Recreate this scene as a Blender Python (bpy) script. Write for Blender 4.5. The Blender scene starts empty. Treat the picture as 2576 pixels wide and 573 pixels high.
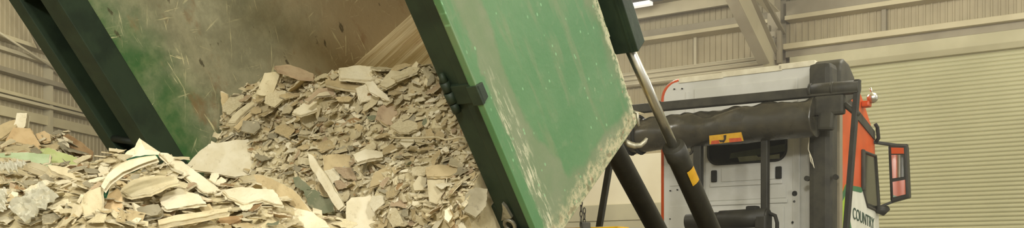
import bpy, bmesh, math, random
from mathutils import Vector, Matrix, noise
from mathutils.bvhtree import BVHTree

R = random.Random(7)
C = bpy.context.scene.collection
F, CX, HY, CZ = 2500.0, 1288.0, 680.0, 1.3          # focal length in px of the 2576 px frame, principal column, horizon row, eye height
CAM = Vector((0, 0, CZ))
TH, PH = math.radians(34.4), math.radians(51.7)
A = Vector((math.sin(TH), math.cos(TH), 0))          # truck forward
M = Vector((-math.cos(TH), math.sin(TH), 0))         # truck left
UP = Vector((0, 0, 1))
NX = A * math.sin(PH) + UP * math.cos(PH)            # into the tipped container
NZ = UP * math.sin(PH) - A * math.cos(PH)            # up its rear posts


def P(px, py, Y):
    return Vector(((px - CX) / F * Y, Y, CZ + (HY - py) / F * Y))


def ray(px, py):
    return Vector(((px - CX) / F, 1, (HY - py) / F))


def hit(px, py, p0, n):
    d = ray(px, py)
    return CAM + d * ((p0 - CAM).dot(n) / d.dot(n))


O = P(1372, 598, 4.6)                                # container: lower right rear corner
T = P(2115, 400, 10.5); T.z = 0                      # truck: cab right rear corner on the floor
W0 = Vector(((2000 - CX) / F * 18, 18, 0))           # a point at the foot of the back wall


def frame(x, y, z, o):
    return Matrix(((x.x, y.x, z.x, o.x), (x.y, y.y, z.y, o.y), (x.z, y.z, z.z, o.z), (0, 0, 0, 1)))


MC = frame(NX, M, NZ, O)
MT = frame(A, M, UP, T)
MW = frame(A, M, UP, W0)
MCI, MTI, MWI = MC.inverted(), MT.inverted(), MW.inverted()


def TL(px, py, x):                                   # point of the truck at forward station x seen at a pixel, truck coordinates
    return MTI @ hit(px, py, T + A * x, A)


def TS(px, py, y=0.0):                               # same on a lengthwise plane
    return MTI @ hit(px, py, T + M * y, M)


# ------------------------------------------------------------------ materials
def lin(c):
    return tuple(((v / 255) / 12.92 if v <= 10 else ((v / 255 + .055) / 1.055) ** 2.4) for v in c) + (1,)


class NT:
    def __init__(s, name):
        s.m = bpy.data.materials.new(name); s.m.use_nodes = True
        s.t = s.m.node_tree; s.b = s.t.nodes['Principled BSDF']; s._c = None

    def n(s, typ, **kw):
        nd = s.t.nodes.new(typ)
        for k, v in kw.items():
            if k.startswith('i_'):
                key = k[2:]
                nd.inputs[int(key) if key.isdigit() else key.replace('_', ' ')].default_value = v
            else:
                setattr(nd, k, v)
        return nd

    def l(s, a, b):
        s.t.links.new(a, b)

    def co(s):
        if s._c is None:
            s._c = s.n('ShaderNodeTexCoord')
        return s._c.outputs['Object']

    def mp(s, scale=(1, 1, 1), rot=(0, 0, 0), src=None):
        q = s.n('ShaderNodeMapping'); q.inputs['Scale'].default_value = scale; q.inputs['Rotation'].default_value = rot
        s.l(src or s.co(), q.inputs[0]); return q.outputs[0]

    def noise(s, scale, detail=4, vec=None, rough=.55):
        q = s.n('ShaderNodeTexNoise'); q.inputs['Scale'].default_value = scale
        q.inputs['Detail'].default_value = detail; q.inputs['Roughness'].default_value = rough
        s.l(vec or s.co(), q.inputs['Vector']); return q.outputs['Fac']

    def ramp(s, v, lo, hi, a=0., b=1.):
        q = s.n('ShaderNodeMapRange', clamp=True); q.interpolation_type = 'SMOOTHSTEP'
        for i, x in enumerate((lo, hi, a, b)):
            q.inputs[i + 1].default_value = x
        s.l(v, q.inputs[0]); return q.outputs[0]

    def math(s, op, a, b=None):
        q = s.n('ShaderNodeMath', operation=op)
        for i, x in enumerate((a, b)):
            if x is None: continue
            if isinstance(x, (int, float)): q.inputs[i].default_value = x
            else: s.l(x, q.inputs[i])
        return q.outputs[0]

    def mix(s, f, a, b):
        q = s.n('ShaderNodeMix', data_type='RGBA')
        for i, x in ((0, f), (6, a), (7, b)):
            if isinstance(x, (int, float)): q.inputs[i].default_value = x
            elif isinstance(x, tuple): q.inputs[i].default_value = x
            else: s.l(x, q.inputs[i])
        return q.outputs[2]

    def xyz(s):
        q = s.n('ShaderNodeSeparateXYZ'); s.l(s.co(), q.inputs[0]); return q.outputs

    def col(s, c):
        if isinstance(c, tuple): s.b.inputs['Base Color'].default_value = c
        else: s.l(c, s.b.inputs['Base Color'])

    def bump(s, h, strength=.3, dist=.01):
        q = s.n('ShaderNodeBump'); q.inputs['Strength'].default_value = strength; q.inputs['Distance'].default_value = dist
        s.l(h, q.inputs['Height']); s.l(q.outputs[0], s.b.inputs['Normal'])

    def rs(s, r, metal=0, spec=.5):
        if isinstance(r, (int, float)): s.b.inputs['Roughness'].default_value = r
        else: s.l(r, s.b.inputs['Roughness'])
        s.b.inputs['Metallic'].default_value = metal; s.b.inputs['Specular IOR Level'].default_value = spec
        return s.m


def worn(name, c1, c2, scale=6, rough=.6, metal=0, bump=.15, spec=.4, lo=.4, hi=.65):
    t = NT(name)
    f = t.ramp(t.noise(scale, 6), lo, hi)
    t.col(t.mix(f, lin(c1), lin(c2)))
    if bump: t.bump(t.noise(scale * 5, 5), bump, .01)
    return t.rs(rough, metal, spec)


def paper(name, c1, c2, c3):
    t = NT(name)
    oi = t.n('ShaderNodeObjectInfo')
    base = t.mix(t.ramp(t.noise(9, 5), .38, .62), lin(c1), lin(c2))
    base = t.mix(t.ramp(t.noise(28, 6, rough=.7), .56, .74), base, lin(c3))
    hv = t.n('ShaderNodeHueSaturation')
    t.l(base, hv.inputs['Color'])
    t.l(t.ramp(oi.outputs['Random'], 0, 1, *((1., 1.) if name in ('crushed_gypsum', 'gypsum_core') else (.90, 1.10))), hv.inputs['Value'])
    t.l(hv.outputs[0], t.b.inputs['Base Color'])
    t.bump(t.noise(45, 6), .35, .01)
    return t.rs(.88, 0, .15)


MAT = {}
MAT['cream'] = paper('cream_board_paper', (216, 205, 172), (202, 189, 154), (172, 158, 124))
MAT['ivory'] = paper('ivory_board_paper', (234, 226, 200), (224, 214, 184), (200, 188, 156))
MAT['tan'] = paper('tan_board_paper', (200, 182, 142), (184, 166, 128), (154, 136, 102))
MAT['grey'] = paper('grey_board_paper', (168, 160, 136), (150, 142, 118), (120, 112, 92))
MAT['pink'] = paper('pinkish_board_paper', (190, 170, 140), (176, 154, 126), (142, 122, 98))
MAT['green'] = paper('green_board_paper', (140, 142, 116), (122, 128, 102), (170, 162, 132))
MAT['brown'] = paper('brown_board_paper', (168, 140, 102), (146, 118, 84), (116, 92, 64))
MAT['mint'] = paper('mint_board_paper', (190, 206, 168), (176, 194, 152), (200, 198, 166))
MAT['lime'] = paper('lime_board_paper', (190, 200, 140), (178, 188, 126), (200, 196, 156))
MAT['peach'] = paper('peach_board_paper', (216, 190, 146), (204, 176, 132), (180, 154, 114))
MAT['core'] = paper('gypsum_core', (218, 208, 178), (204, 192, 160), (180, 166, 132))
MAT['dark_green_scrap'] = worn('dark_green_scrap', (40, 92, 62), (30, 70, 50), 12, .6)
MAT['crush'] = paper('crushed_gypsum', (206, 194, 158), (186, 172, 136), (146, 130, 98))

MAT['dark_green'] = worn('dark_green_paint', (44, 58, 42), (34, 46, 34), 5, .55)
MAT['dark_green_lit'] = worn('dark_green_paint_lit', (62, 84, 56), (48, 66, 46), 4, .55)  # lighter copy of the dark green, the lit look put into its colour
MAT['black_green'] = worn('blackened_green_paint', (32, 40, 30), (24, 30, 24), 5, .6)
MAT['black'] = worn('hazed_black_steel', (66, 64, 54), (52, 50, 43), 6, .6)  # black made paler, the haze of the air put into its colour
MAT['black_dark'] = worn('black_steel', (52, 51, 44), (42, 41, 36), 6, .5)
MAT['rubber'] = worn('black_rubber', (34, 34, 31), (46, 45, 40), 8, .8)
MAT['chrome'] = worn('chrome_rod', (226, 225, 216), (206, 204, 194), 3, .3, 1, 0)
MAT['steel'] = worn('bare_steel', (170, 166, 148), (120, 116, 100), 20, .45, .6)
MAT['white'] = worn('white_cab_paint', (212, 212, 206), (200, 200, 192), 2.5, .4, 0, .02)
MAT['cap'] = worn('cream_roof_lip', (232, 226, 202), (214, 206, 180), 5, .5, 0, .03)
MAT['orange'] = worn('orange_cab_paint', (206, 84, 26), (192, 76, 25), 3, .38, 0, .02)
MAT['livery_white'] = worn('white_livery', (226, 226, 212), (214, 214, 200), 4, .5, 0, 0)
MAT['lime_paint'] = worn('lime_livery', (160, 196, 50), (150, 186, 48), 4, .5, 0, 0)
MAT['green_paint'] = worn('green_livery', (58, 120, 74), (50, 108, 66), 4, .5, 0, 0)
MAT['letter'] = worn('dark_green_lettering', (48, 74, 58), (44, 68, 54), 4, .6, 0, 0)
MAT['yellow'] = worn('yellow_paint', (200, 158, 20), (176, 136, 18), 10, .5)
MAT['label_yellow'] = worn('yellow_label', (206, 160, 40), (196, 146, 36), 20, .6, 0, 0)
MAT['label_red'] = worn('red_label_print', (190, 84, 48), (176, 74, 44), 30, .6, 0, 0)
MAT['label_dark'] = worn('dark_label_print', (60, 48, 36), (52, 42, 32), 30, .6, 0, 0)
MAT['beige_int'] = worn('pale_cab_lining', (206, 204, 176), (188, 186, 160), 10, .7, 0, 0)
MAT['seat_green'] = worn('grey_green_cab_lining', (108, 112, 92), (92, 96, 78), 6, .7, 0, 0)
MAT['steelwork'] = worn('grey_painted_steelwork', (190, 181, 152), (178, 169, 140), 1.5, .6, 0, .05)
MAT['steelwork_dark'] = worn('dull_grey_steelwork', (150, 141, 118), (138, 129, 107), 1.5, .65, 0, .05)
MAT['rail'] = worn('pale_grey_rail', (196, 186, 152), (184, 174, 140), 1.2, .5, 0, .03)
MAT['clad'] = worn('warm_grey_cladding', (172, 160, 128), (160, 148, 117), 1.2, .6, 0, 0)
MAT['ceil'] = worn('cream_roof_sheet', (220, 210, 172), (208, 198, 160), .8, .6, 0, 0)
MAT['pushwall'] = worn('white_push_wall', (236, 228, 200), (226, 216, 186), .8, .7, 0, .03)
MAT['pushwall_grey'] = worn('grey_push_wall', (196, 190, 160), (184, 178, 150), .8, .7, 0, .03)
MAT['housing'] = worn('pale_shutter_housing', (192, 186, 152), (176, 170, 136), .9, .65, 0, .03)
MAT['concrete'] = worn('concrete_floor', (140, 132, 112), (118, 110, 92), .7, .85)
MAT['tyre'] = worn('tyre_rubber', (38, 37, 34), (52, 50, 44), 4, .85)


def m_shutter():
    t = NT('cream_shutter_slats')
    x = t.xyz()
    c = t.mix(t.ramp(t.noise(.5, 4), .35, .65), lin((187, 184, 146)), lin((176, 173, 135)))
    t.col(c)
    return t.rs(.5, 0, .4)


MAT['shutter'] = m_shutter()


def m_glass():
    t = NT('tinted_cab_glass')
    t.b.inputs['Base Color'].default_value = (.72, .74, .68, 1)
    t.b.inputs['Transmission Weight'].default_value = 1
    t.b.inputs['IOR'].default_value = 1.15
    return t.rs(.02, 0, .5)


MAT['glass'] = m_glass()
tm = NT('mirror_glass'); tm.col((.75, .75, .72, 1)); MAT['mirror'] = tm.rs(.03, 1)
td = NT('dark_side_glass'); td.col(lin((62, 62, 54))); MAT['side_glass'] = td.rs(.12, 0, .6)


def m_tarp():
    t = NT('black_tarpaulin')
    t.col(t.mix(t.ramp(t.noise(5, 5), .4, .7), lin((58, 56, 48)), lin((76, 72, 60))))
    t.bump(t.noise(5, 3), .22, .03)
    return t.rs(t.ramp(t.noise(4, 3), .3, .7, .2, .45), 0, .7)


MAT['tarp'] = m_tarp()


def m_door():
    """chalky green paint: container coordinates, x across the leaf, z up it"""
    t = NT('dusty_green_door_paint')
    X, _, Z = t.xyz()
    n1 = t.noise(3.2, 5); n2 = t.noise(14, 6, rough=.65); n3 = t.noise(40, 5, rough=.7)
    nn = t.math('MULTIPLY', t.math('SUBTRACT', n1, .5), .28)
    nm = t.math('MULTIPLY', t.math('SUBTRACT', n2, .5), .10)
    green = t.mix(t.ramp(t.noise(2.4, 5), .35, .7), lin((80, 124, 80)), lin((92, 130, 88)))
    green = t.mix(t.ramp(t.noise(7, 5, t.mp((1.6, 1, .28)), .6), .5, .68, 0, .75), green, lin((112, 130, 94)))
    green = t.mix(t.ramp(n2, .55, .72, 0, .35), green, lin((120, 140, 104)))
    dust = t.mix(t.ramp(n1, .4, .62), lin((122, 134, 106)), lin((112, 130, 98)))
    # bare green survives in a leaning tongue: right of a line that leans out as it goes down, above the foot, left of the free edge
    left = t.math('ADD', t.math('SUBTRACT', X, t.math('MULTIPLY', t.ramp(Z, .55, .1), .14)), t.math('MULTIPLY', t.math('ADD', nn, nm), .6))
    foot = t.math('ADD', t.math('ADD', Z, t.math('MULTIPLY', nn, .5)), t.math('MULTIPLY', X, .09))
    free = t.math('ADD', t.math('SUBTRACT', t.math('ADD', X, t.math('MULTIPLY', Z, .10)), nn), nm)
    g = t.math('MULTIPLY', t.ramp(left, .17, .21), t.math('MULTIPLY', t.ramp(foot, .13, .18), t.ramp(free, 1.12, 1.02)))
    strip = t.math('MULTIPLY', t.ramp(t.math('ADD', X, nm), .035, .0), 1.0)
    g = t.math('MAXIMUM', g, strip)
    c = t.mix(g, dust, green)
    # pale scuffs where the chalk runs down beside the hinge edge, low down
    st = t.noise(9, 6, t.mp((5, 1, 1)), .7)
    band = t.math('MULTIPLY', t.ramp(X, -.01, .03), t.ramp(X, .16, .07))
    sc = t.math('MULTIPLY', t.math('MULTIPLY', band, t.ramp(Z, .95, .5)), t.ramp(st, .5, .62))
    c = t.mix(t.math('MULTIPLY', sc, .85), c, lin((206, 204, 176)))
    # worn foot
    ft = t.math('MULTIPLY', t.ramp(t.math('ADD', Z, t.math('MULTIPLY', t.math('SUBTRACT', n2, .5), .22)), .075, -.01), t.ramp(n3, .36, .6))
    c = t.mix(t.math('MULTIPLY', ft, .9), c, lin((190, 182, 148)))
    gr = t.math('MULTIPLY', t.ramp(t.math('ADD', Z, nm), .05, -.02), t.ramp(t.noise(22, 4), .55, .66))
    c = t.mix(t.math('MULTIPLY', gr, .7), c, lin((112, 104, 74)))
    # free edge chipped to pale primer
    ed = t.math('MULTIPLY', t.ramp(t.math('ADD', X, t.math('MULTIPLY', t.math('SUBTRACT', n2, .5), .1)), 1.06, 1.10), t.ramp(n3, .4, .55))
    c = t.mix(t.math('MULTIPLY', ed, .8), c, lin((204, 200, 168)))
    chips = t.math('MULTIPLY', t.ramp(t.noise(11, 5, t.mp((1.6, 1, .7)), .7), .66, .7), t.ramp(X, .72, .9))
    c = t.mix(t.math('MULTIPLY', chips, .8), c, lin((196, 198, 166)))
    # sprinkled pale specks and a few reddish knocks
    v = t.n('ShaderNodeTexVoronoi', i_Scale=24.0); t.l(t.mp((1, .02, .7)), v.inputs['Vector'])
    sp = t.math('MULTIPLY', t.ramp(v.outputs['Distance'], .17, .09), t.ramp(t.noise(4.5, 2), .46, .54))
    c = t.mix(t.math('MULTIPLY', sp, .65), c, lin((140, 190, 142)))
    v2 = t.n('ShaderNodeTexVoronoi', i_Scale=15.0); t.l(t.mp((1, .02, 1.3)), v2.inputs['Vector'])
    rd = t.math('MULTIPLY', t.ramp(v2.outputs['Distance'], .16, .08), t.math('MULTIPLY', t.ramp(Z, .3, .1), t.ramp(X, .3, .5)))
    c = t.mix(t.math('MULTIPLY', rd, .4), c, lin((190, 130, 110)))
    t.col(c)
    t.bump(t.math('ADD', n2, t.math('MULTIPLY', sc, .6)), .25, .01)
    return t.rs(t.ramp(g, 0, 1, .7, .42), 0, .4)


MAT['door'] = m_door()


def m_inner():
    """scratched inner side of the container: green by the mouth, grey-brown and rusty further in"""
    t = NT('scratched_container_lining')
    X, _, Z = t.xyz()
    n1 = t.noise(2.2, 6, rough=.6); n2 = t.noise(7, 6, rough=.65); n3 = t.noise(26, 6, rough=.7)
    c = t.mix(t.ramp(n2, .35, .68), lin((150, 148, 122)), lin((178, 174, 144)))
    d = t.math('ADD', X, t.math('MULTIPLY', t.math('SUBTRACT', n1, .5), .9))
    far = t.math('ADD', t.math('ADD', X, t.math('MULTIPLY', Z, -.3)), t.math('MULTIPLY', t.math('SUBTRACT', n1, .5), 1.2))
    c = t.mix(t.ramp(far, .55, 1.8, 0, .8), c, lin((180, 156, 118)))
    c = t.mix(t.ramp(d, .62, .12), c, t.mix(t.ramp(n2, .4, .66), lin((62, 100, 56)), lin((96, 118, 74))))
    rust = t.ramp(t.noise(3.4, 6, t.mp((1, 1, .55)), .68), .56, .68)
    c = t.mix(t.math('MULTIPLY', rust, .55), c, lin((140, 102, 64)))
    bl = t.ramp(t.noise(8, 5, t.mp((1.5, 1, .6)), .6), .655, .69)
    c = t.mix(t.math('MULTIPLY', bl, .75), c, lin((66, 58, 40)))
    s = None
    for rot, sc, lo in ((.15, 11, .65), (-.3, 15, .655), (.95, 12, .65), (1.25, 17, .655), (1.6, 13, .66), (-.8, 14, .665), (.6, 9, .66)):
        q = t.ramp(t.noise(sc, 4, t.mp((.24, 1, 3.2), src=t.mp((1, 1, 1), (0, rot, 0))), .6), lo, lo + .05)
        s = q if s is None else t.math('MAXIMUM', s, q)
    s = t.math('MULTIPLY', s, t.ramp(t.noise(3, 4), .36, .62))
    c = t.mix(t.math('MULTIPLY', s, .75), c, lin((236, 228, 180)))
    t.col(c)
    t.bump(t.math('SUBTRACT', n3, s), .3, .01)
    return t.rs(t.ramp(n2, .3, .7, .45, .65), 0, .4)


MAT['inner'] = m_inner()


def m_floorplate():
    t = NT('dusty_streaked_floor_plate')
    st = t.noise(6, 6, t.mp((.12, 3.2, 1)), .65)
    st2 = t.noise(17, 5, t.mp((.1, 3.0, 1)), .6)
    c = t.mix(t.ramp(st, .36, .64), lin((186, 162, 116)), lin((228, 212, 172)))
    c = t.mix(t.ramp(st2, .55, .66, 0, .8), c, lin((160, 126, 84)))
    c = t.mix(t.ramp(t.noise(30, 3, t.mp((.6, 1, 1))), .68, .73), c, lin((226, 212, 176)))
    t.col(c); t.bump(st2, .2, .01)
    return t.rs(.7, 0, .3)


MAT['floorplate'] = m_floorplate()


# ------------------------------------------------------------------ mesh helpers
def mesh_obj(name, bm, mats, parent=None, mw=None, smooth=False):
    me = bpy.data.meshes.new(name); bm.normal_update(); bm.to_mesh(me); bm.free()
    for q in (mats if isinstance(mats, (list, tuple)) else [mats]):
        me.materials.append(MAT[q] if isinstance(q, str) else q)
    if smooth:
        for p in me.polygons: p.use_smooth = True
    o = bpy.data.objects.new(name, me); C.objects.link(o)
    if parent: o.parent = parent
    if mw is not None: o.matrix_world = mw
    return o


def bevel(bm, w, seg=2):
    bmesh.ops.bevel(bm, geom=bm.edges[:], offset=w, segments=seg, affect='EDGES', clamp_overlap=True, profile=.6)


def box(bm, x0, x1, y0, y1, z0, z1, bv=0.0):
    b2 = bmesh.new()
    bmesh.ops.create_cube(b2, size=1)
    for v in b2.verts:
        v.co = Vector((x0 + (v.co.x + .5) * (x1 - x0), y0 + (v.co.y + .5) * (y1 - y0), z0 + (v.co.z + .5) * (z1 - z0)))
    if bv: bevel(b2, bv)
    merge(bm, b2)


def merge(bm, b2, mi=None):
    mp = {}
    for v in b2.verts: mp[v] = bm.verts.new(v.co)
    for f in b2.faces:
        try:
            nf = bm.faces.new([mp[v] for v in f.verts]); nf.material_index = f.material_index if mi is None else mi
            nf.smooth = f.smooth
        except ValueError:
            pass
    b2.free()


def prism(bm, pts, off, bv=0.0, seg=2):
    """closed polygon pts pushed along the vector off"""
    b2 = bmesh.new()
    a = [b2.verts.new(p) for p in pts]; b = [b2.verts.new(Vector(p) + off) for p in pts]
    b2.faces.new(a[::-1]); b2.faces.new(b); k = len(pts)
    for i in range(k): b2.faces.new((a[i], a[(i + 1) % k], b[(i + 1) % k], b[i]))
    bmesh.ops.recalc_face_normals(b2, faces=b2.faces[:])
    if bv: bevel(b2, bv, seg)
    merge(bm, b2)


def tube(bm, pts, r, n=14, caps=True, smooth=True):
    pts = [Vector(p) for p in pts]; rr = r if isinstance(r, (list, tuple)) else [r] * len(pts)
    rings = []; prev = None
    for i, p in enumerate(pts):
        d = (pts[min(i + 1, len(pts) - 1)] - pts[max(i - 1, 0)]).normalized()
        if prev is None:
            u = d.orthogonal().normalized()
        else:
            u = (prev - d * prev.dot(d)).normalized()
        prev = u; w = d.cross(u)
        rings.append([bm.verts.new(p + (u * math.cos(2 * math.pi * j / n) + w * math.sin(2 * math.pi * j / n)) * rr[i]) for j in range(n)])
    for a, b in zip(rings, rings[1:]):
        for j in range(n):
            f = bm.faces.new((a[j], a[(j + 1) % n], b[(j + 1) % n], b[j])); f.smooth = smooth
    if caps:
        bm.faces.new(rings[0][::-1]); bm.faces.new(rings[-1])


def beam(bm, p, q, w, h, bv=0.0, up=UP):
    p, q = Vector(p), Vector(q); d = (q - p); L = d.length; d.normalize()
    s = d.cross(up).normalized(); u = s.cross(d)
    b2 = bmesh.new(); box(b2, 0, L, -w / 2, w / 2, -h / 2, h / 2, bv)
    for v in b2.verts: v.co = p + d * v.co.x + s * v.co.y + u * v.co.z
    merge(bm, b2)


def BM(fn, *a, **k):
    bm = bmesh.new(); fn(bm, *a, **k); return bm


def empty(name, mw, label, cat, group=None):
    o = bpy.data.objects.new(name, None); C.objects.link(o); o.matrix_world = mw
    o['label'] = label; o['category'] = cat
    if group: o['group'] = group
    return o


def part(name, bm, mats, parent, smooth=False, label=None):
    o = mesh_obj(name, bm, mats, parent, None, smooth)
    if label: o['label'] = label
    return o


def struct(name, bm, mats, mw=None, smooth=False):
    o = mesh_obj(name, bm, mats, None, mw, smooth); o['kind'] = 'structure'; return o


# ------------------------------------------------------------------ the building
struct('floor', BM(box, -14, 16, -10, 40, -.2, 0), 'concrete')


def ribs(bm, u0, u1, z0, z1, pitch, depth, fn, vertical=True):
    """profiled sheet: fn(u, d, z) gives a point; ribs run up (vertical) or along"""
    prof = ((0, 0), (.62, 0), (.7, 1), (.92, 1), (1.0, 0))
    ss = []
    a0, a1 = (u0, u1) if vertical else (z0, z1)
    k = int(math.ceil((a1 - a0) / pitch))
    for i in range(k):
        for s, d in prof[:-1]:
            t = a0 + (i + s) * pitch
            if t <= a1: ss.append((t, d * depth))
    ss.append((a1, 0))
    va = []
    for t, d in ss:
        va.append((bm.verts.new(fn(t, d, z0)), bm.verts.new(fn(t, d, z1))) if vertical else (bm.verts.new(fn(u0, d, t)), bm.verts.new(fn(u1, d, t))))
    for (a, b), (c, d) in zip(va, va[1:]): bm.faces.new((a, c, d, b))


WL, WR = 17.0, -8.5                                    # extent of the back wall along M
bm = bmesh.new()
box(bm, .12, .3, WR, WL, 0, 6.9)
ribs(bm, .22, WL, 3.6, 6.5, .115, -.02, lambda u, d, z: Vector((.08 + d, u, z)))
ribs(bm, WR, .22, 5.2, 6.5, .115, -.02, lambda u, d, z: Vector((.08 + d, u, z)))
struct('wall_back', bm, 'clad', MW)

bm = bmesh.new()                                       # white concrete push wall, stepped
box(bm, -.12, .1, .55, WL, 2.62, 3.6, .02)
struct('trim_1', bm, 'pushwall', MW)
bm = bmesh.new()
box(bm, -.2, .1, .55, WL, 2.30, 2.62, .01); box(bm, -.17, .1, .55, WL, 0, 2.30, .01)
struct('trim_2', bm, 'pushwall_grey', MW)

bm = bmesh.new()                                       # roller shutter slats, rounded noses
pitch = .070; prof = [(0, 0), (.15, .55), (.4, .95), (.65, .85), (.88, .35), (.97, -.12), (1, 0)]
rows = []
z = .0
while z < 4.98:
    for s, d in prof[:-1]:
        rows.append((bm.verts.new((.02 - d * .026, WR, z + s * pitch)), bm.verts.new((.02 - d * .026, .05, z + s * pitch))))
    z += pitch
for (a, b), (c, d) in zip(rows, rows[1:]):
    f = bm.faces.new((a, b, d, c)); f.smooth = True
struct('door_1', bm, 'shutter', MW)
bm = bmesh.new()                                       # shutter drum housing
prism(bm, [(.1, WR, 4.86), (-.10, WR, 4.86), (-.16, WR, 4.95), (-.16, WR, 5.14), (.1, WR, 5.14)], Vector((0, .05 - WR, 0)), .01)
struct('trim_3', bm, 'housing', MW)
bm = bmesh.new()
box(bm, -.30, .1, WR, .12, 5.26, 5.36, .01); struct('trim_4', bm, 'rail', MW)
bm = bmesh.new()
box(bm, -.16, .1, WR, .12, 5.14, 5.26, .0); struct('trim_5', bm, 'steelwork_dark', MW)  # darker strip put in for the shadow below the rail
bm = bmesh.new()
box(bm, -.22, .1, WR, .12, 5.80, 5.88, .01); struct('trim_6', bm, 'rail', MW)
bm = bmesh.new()
box(bm, -.14, .1, WR, .12, 5.88, 6.15, .0); struct('trim_7', bm, 'steelwork_dark', MW)
bm = bmesh.new()
box(bm, -.20, .1, .4, WL, 5.86, 6.0, .01); struct('trim_8', bm, 'steelwork_dark', MW)
bm = bmesh.new()
box(bm, -.30, .1, .4, WL, 5.78, 5.85, .01); struct('trim_9', bm, 'rail', MW)
bm = bmesh.new()
for dz, r in ((5.10, .035), (5.19, .03), (5.0, .03)): tube(bm, [(-.12, .4, dz), (-.12, WL, dz)], r, 8)
box(bm, -.10, .1, .4, WL, 4.96, 5.24, 0); struct('trim_10', bm, 'steelwork', MW)
bm = bmesh.new()
for k in (1.95, 3.2): box(bm, .0, .1, k - .03, k + .03, 5.24, 5.8)
struct('trim_11', bm, 'steelwork', MW)
bm = bmesh.new()
for k in (-1.55, -3.9): box(bm, .0, .1, k - .035, k + .035, 5.36, 5.8)
struct('trim_12', bm, 'steelwork_dark', MW)

# roof sheets climb gently from the back wall to the open front
bm = bmesh.new()
sl = math.tan(math.radians(7))
a = bm.verts.new((.3, WR, 6.42)); b = bm.verts.new((.3, WL, 6.42)); c = bm.verts.new((-24, WL, 6.42 + 24 * sl)); d = bm.verts.new((-24, WR, 6.42 + 24 * sl))
bm.faces.new((a, b, c, d))
struct('ceiling', bm, 'ceil', MW)
bm = bmesh.new()
for i in range(10):
    x = -.35 - 1.35 * i if i else -.3
    z = 6.30 + (-x) * sl
    box(bm, x - .04, x + .04, WR, WL, z - .12, z + .10)
struct('trim_13', bm, 'steelwork', MW)


def ibeam_prism(bm, quad, k0, k1):
    pass


# steel column on the back wall with its knee brace
bm = bmesh.new()
box(bm, -.30, .0, .255, .275, 0, 6.5); box(bm, -.32, -.30, .16, .40, 0, 6.5); box(bm, -.02, .0, .16, .40, 0, 6.5)
for zz in (5.55, 5.35, 5.15): box(bm, -.36, -.32, .19, .37, zz - .05, zz + .05, .01)
for zz in (5.5, 5.3, 5.1): tube(bm, [(-.38, .22, zz), (-.3, .22, zz)], .035, 8)
box(bm, -.42, -.30, .12, .2, 5.0, 5.62, .02); box(bm, -.40, -.30, .34, .42, 4.9, 5.72, .02)
struct('trim_14', bm, 'steelwork_dark', MW)
bm = bmesh.new()
q = [(-.13, .3, 5.05), (-1.95, .3, 6.17), (-2.85, .3, 6.02), (-.84, .3, 4.93), (-.5, .3, 4.75)]
prism(bm, q, Vector((0, -.05, 0)), .004)
struct('trim_15', bm, 'steelwork', MW)
bm = bmesh.new()
beam(bm, (-.84, .275, 4.93), (-2.85, .275, 6.02), .2, .02); beam(bm, (-.13, .275, 5.05), (-1.95, .275, 6.17), .2, .02)
beam(bm, (-.25, .12, 5.56), (-1.9, .0, 6.02), .07, .05)
struct('trim_16', bm, 'steelwork_dark', MW)
bm = bmesh.new()
prism(bm, [(-.3, .27, 6.4), (-.3, .27, 5.95), (-24, .27, 5.95 + 24 * sl + .35), (-24, .27, 6.4 + 24 * sl)], Vector((0, .02, 0)))
beam(bm, (-.3, .28, 5.95), (-24, .28, 6.3 + 24 * sl), .2, .02)
struct('trim_17', bm, 'steelwork', MW)

# added glowing strip under the roof, standing in for a glossy bright reflection
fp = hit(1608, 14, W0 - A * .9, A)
fo_ = empty('added_glow_strip', frame(A, M, UP, fp), 'added glowing strip under a dark cover below the roof, right of the container', 'glow strip')
bm = bmesh.new(); prism(bm, [(-.10, -.46, .05), (.10, -.46, .05), (.06, -.46, .16), (-.06, -.46, .16)], Vector((0, 1.3, 0)), .006)
part('dark_strip_cover', bm, 'black_dark', fo_)
te = NT('glow_face'); te.b.inputs['Emission Color'].default_value = (1, .97, .88, 1); te.b.inputs['Emission Strength'].default_value = .75; MAT['glow'] = te.rs(.5)
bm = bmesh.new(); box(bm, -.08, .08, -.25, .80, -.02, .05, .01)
part('glow_face', bm, 'glow', fo_)
bm = bmesh.new()
for y in (-.3, .7): tube(bm, [(0, y, .15), (0, y, .8)], .012, 8)
part('hanger', bm, 'steelwork', fo_)

# left wall
DL = Vector((.2, .98, 0)).normalized(); NL = Vector((.98, -.2, 0)).normalized()
ML = frame(DL, -NL, UP, Vector((-10.3, 20, 0)))
bm = bmesh.new()
box(bm, -22, 11, .1, .3, 0, 7.6)
ribs(bm, -22, 11, 2.4, 7.2, .14, -.02, lambda u, d, z: Vector((u, .07 + d, z)))
struct('wall_left', bm, 'clad', ML)
for i, (z0, z1, dp, mt) in enumerate(((5.28, 5.38, .16, 'steelwork_dark'), (4.86, 4.93, .14, 'rail'), (4.76, 4.82, .18, 'steelwork'), (4.42, 4.62, .04, 'rail'), (5.94, 6.02, .2, 'rail'), (5.72, 5.80, .1, 'steelwork'))):
    struct('trim_%d' % (18 + i), BM(box, -22, 11, -dp, .08, z0, z1, .005), mt, ML)
bm = bmesh.new()
for u in (1.45, -3, 6): box(bm, u - .05, u + .05, -.1, .08, 0, 7)
struct('trim_24', bm, 'steelwork', ML)
bm = bmesh.new()
tube(bm, [(-.5, -.6, 6.9), (.7, -.35, 5.9)], .028, 8); tube(bm, [(-1.2, -.4, 6.1), (2.6, -.05, 5.45)], .025, 8)
struct('trim_25', bm, 'steelwork', ML)

# ------------------------------------------------------------------ the tipped container
ct = empty('waste_container', MC, 'green steel waste container tipped up on the lorry, emptying broken plasterboard', 'container')
LI, LO, H = 2.36, 2.75, 2.35
SILL = .25


def lat(n):                                            # inner edge of the slanted front plate at depth n
    return .1 + (n - 1.02) * (LI - .1) / (3.35 - 1.02)


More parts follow.
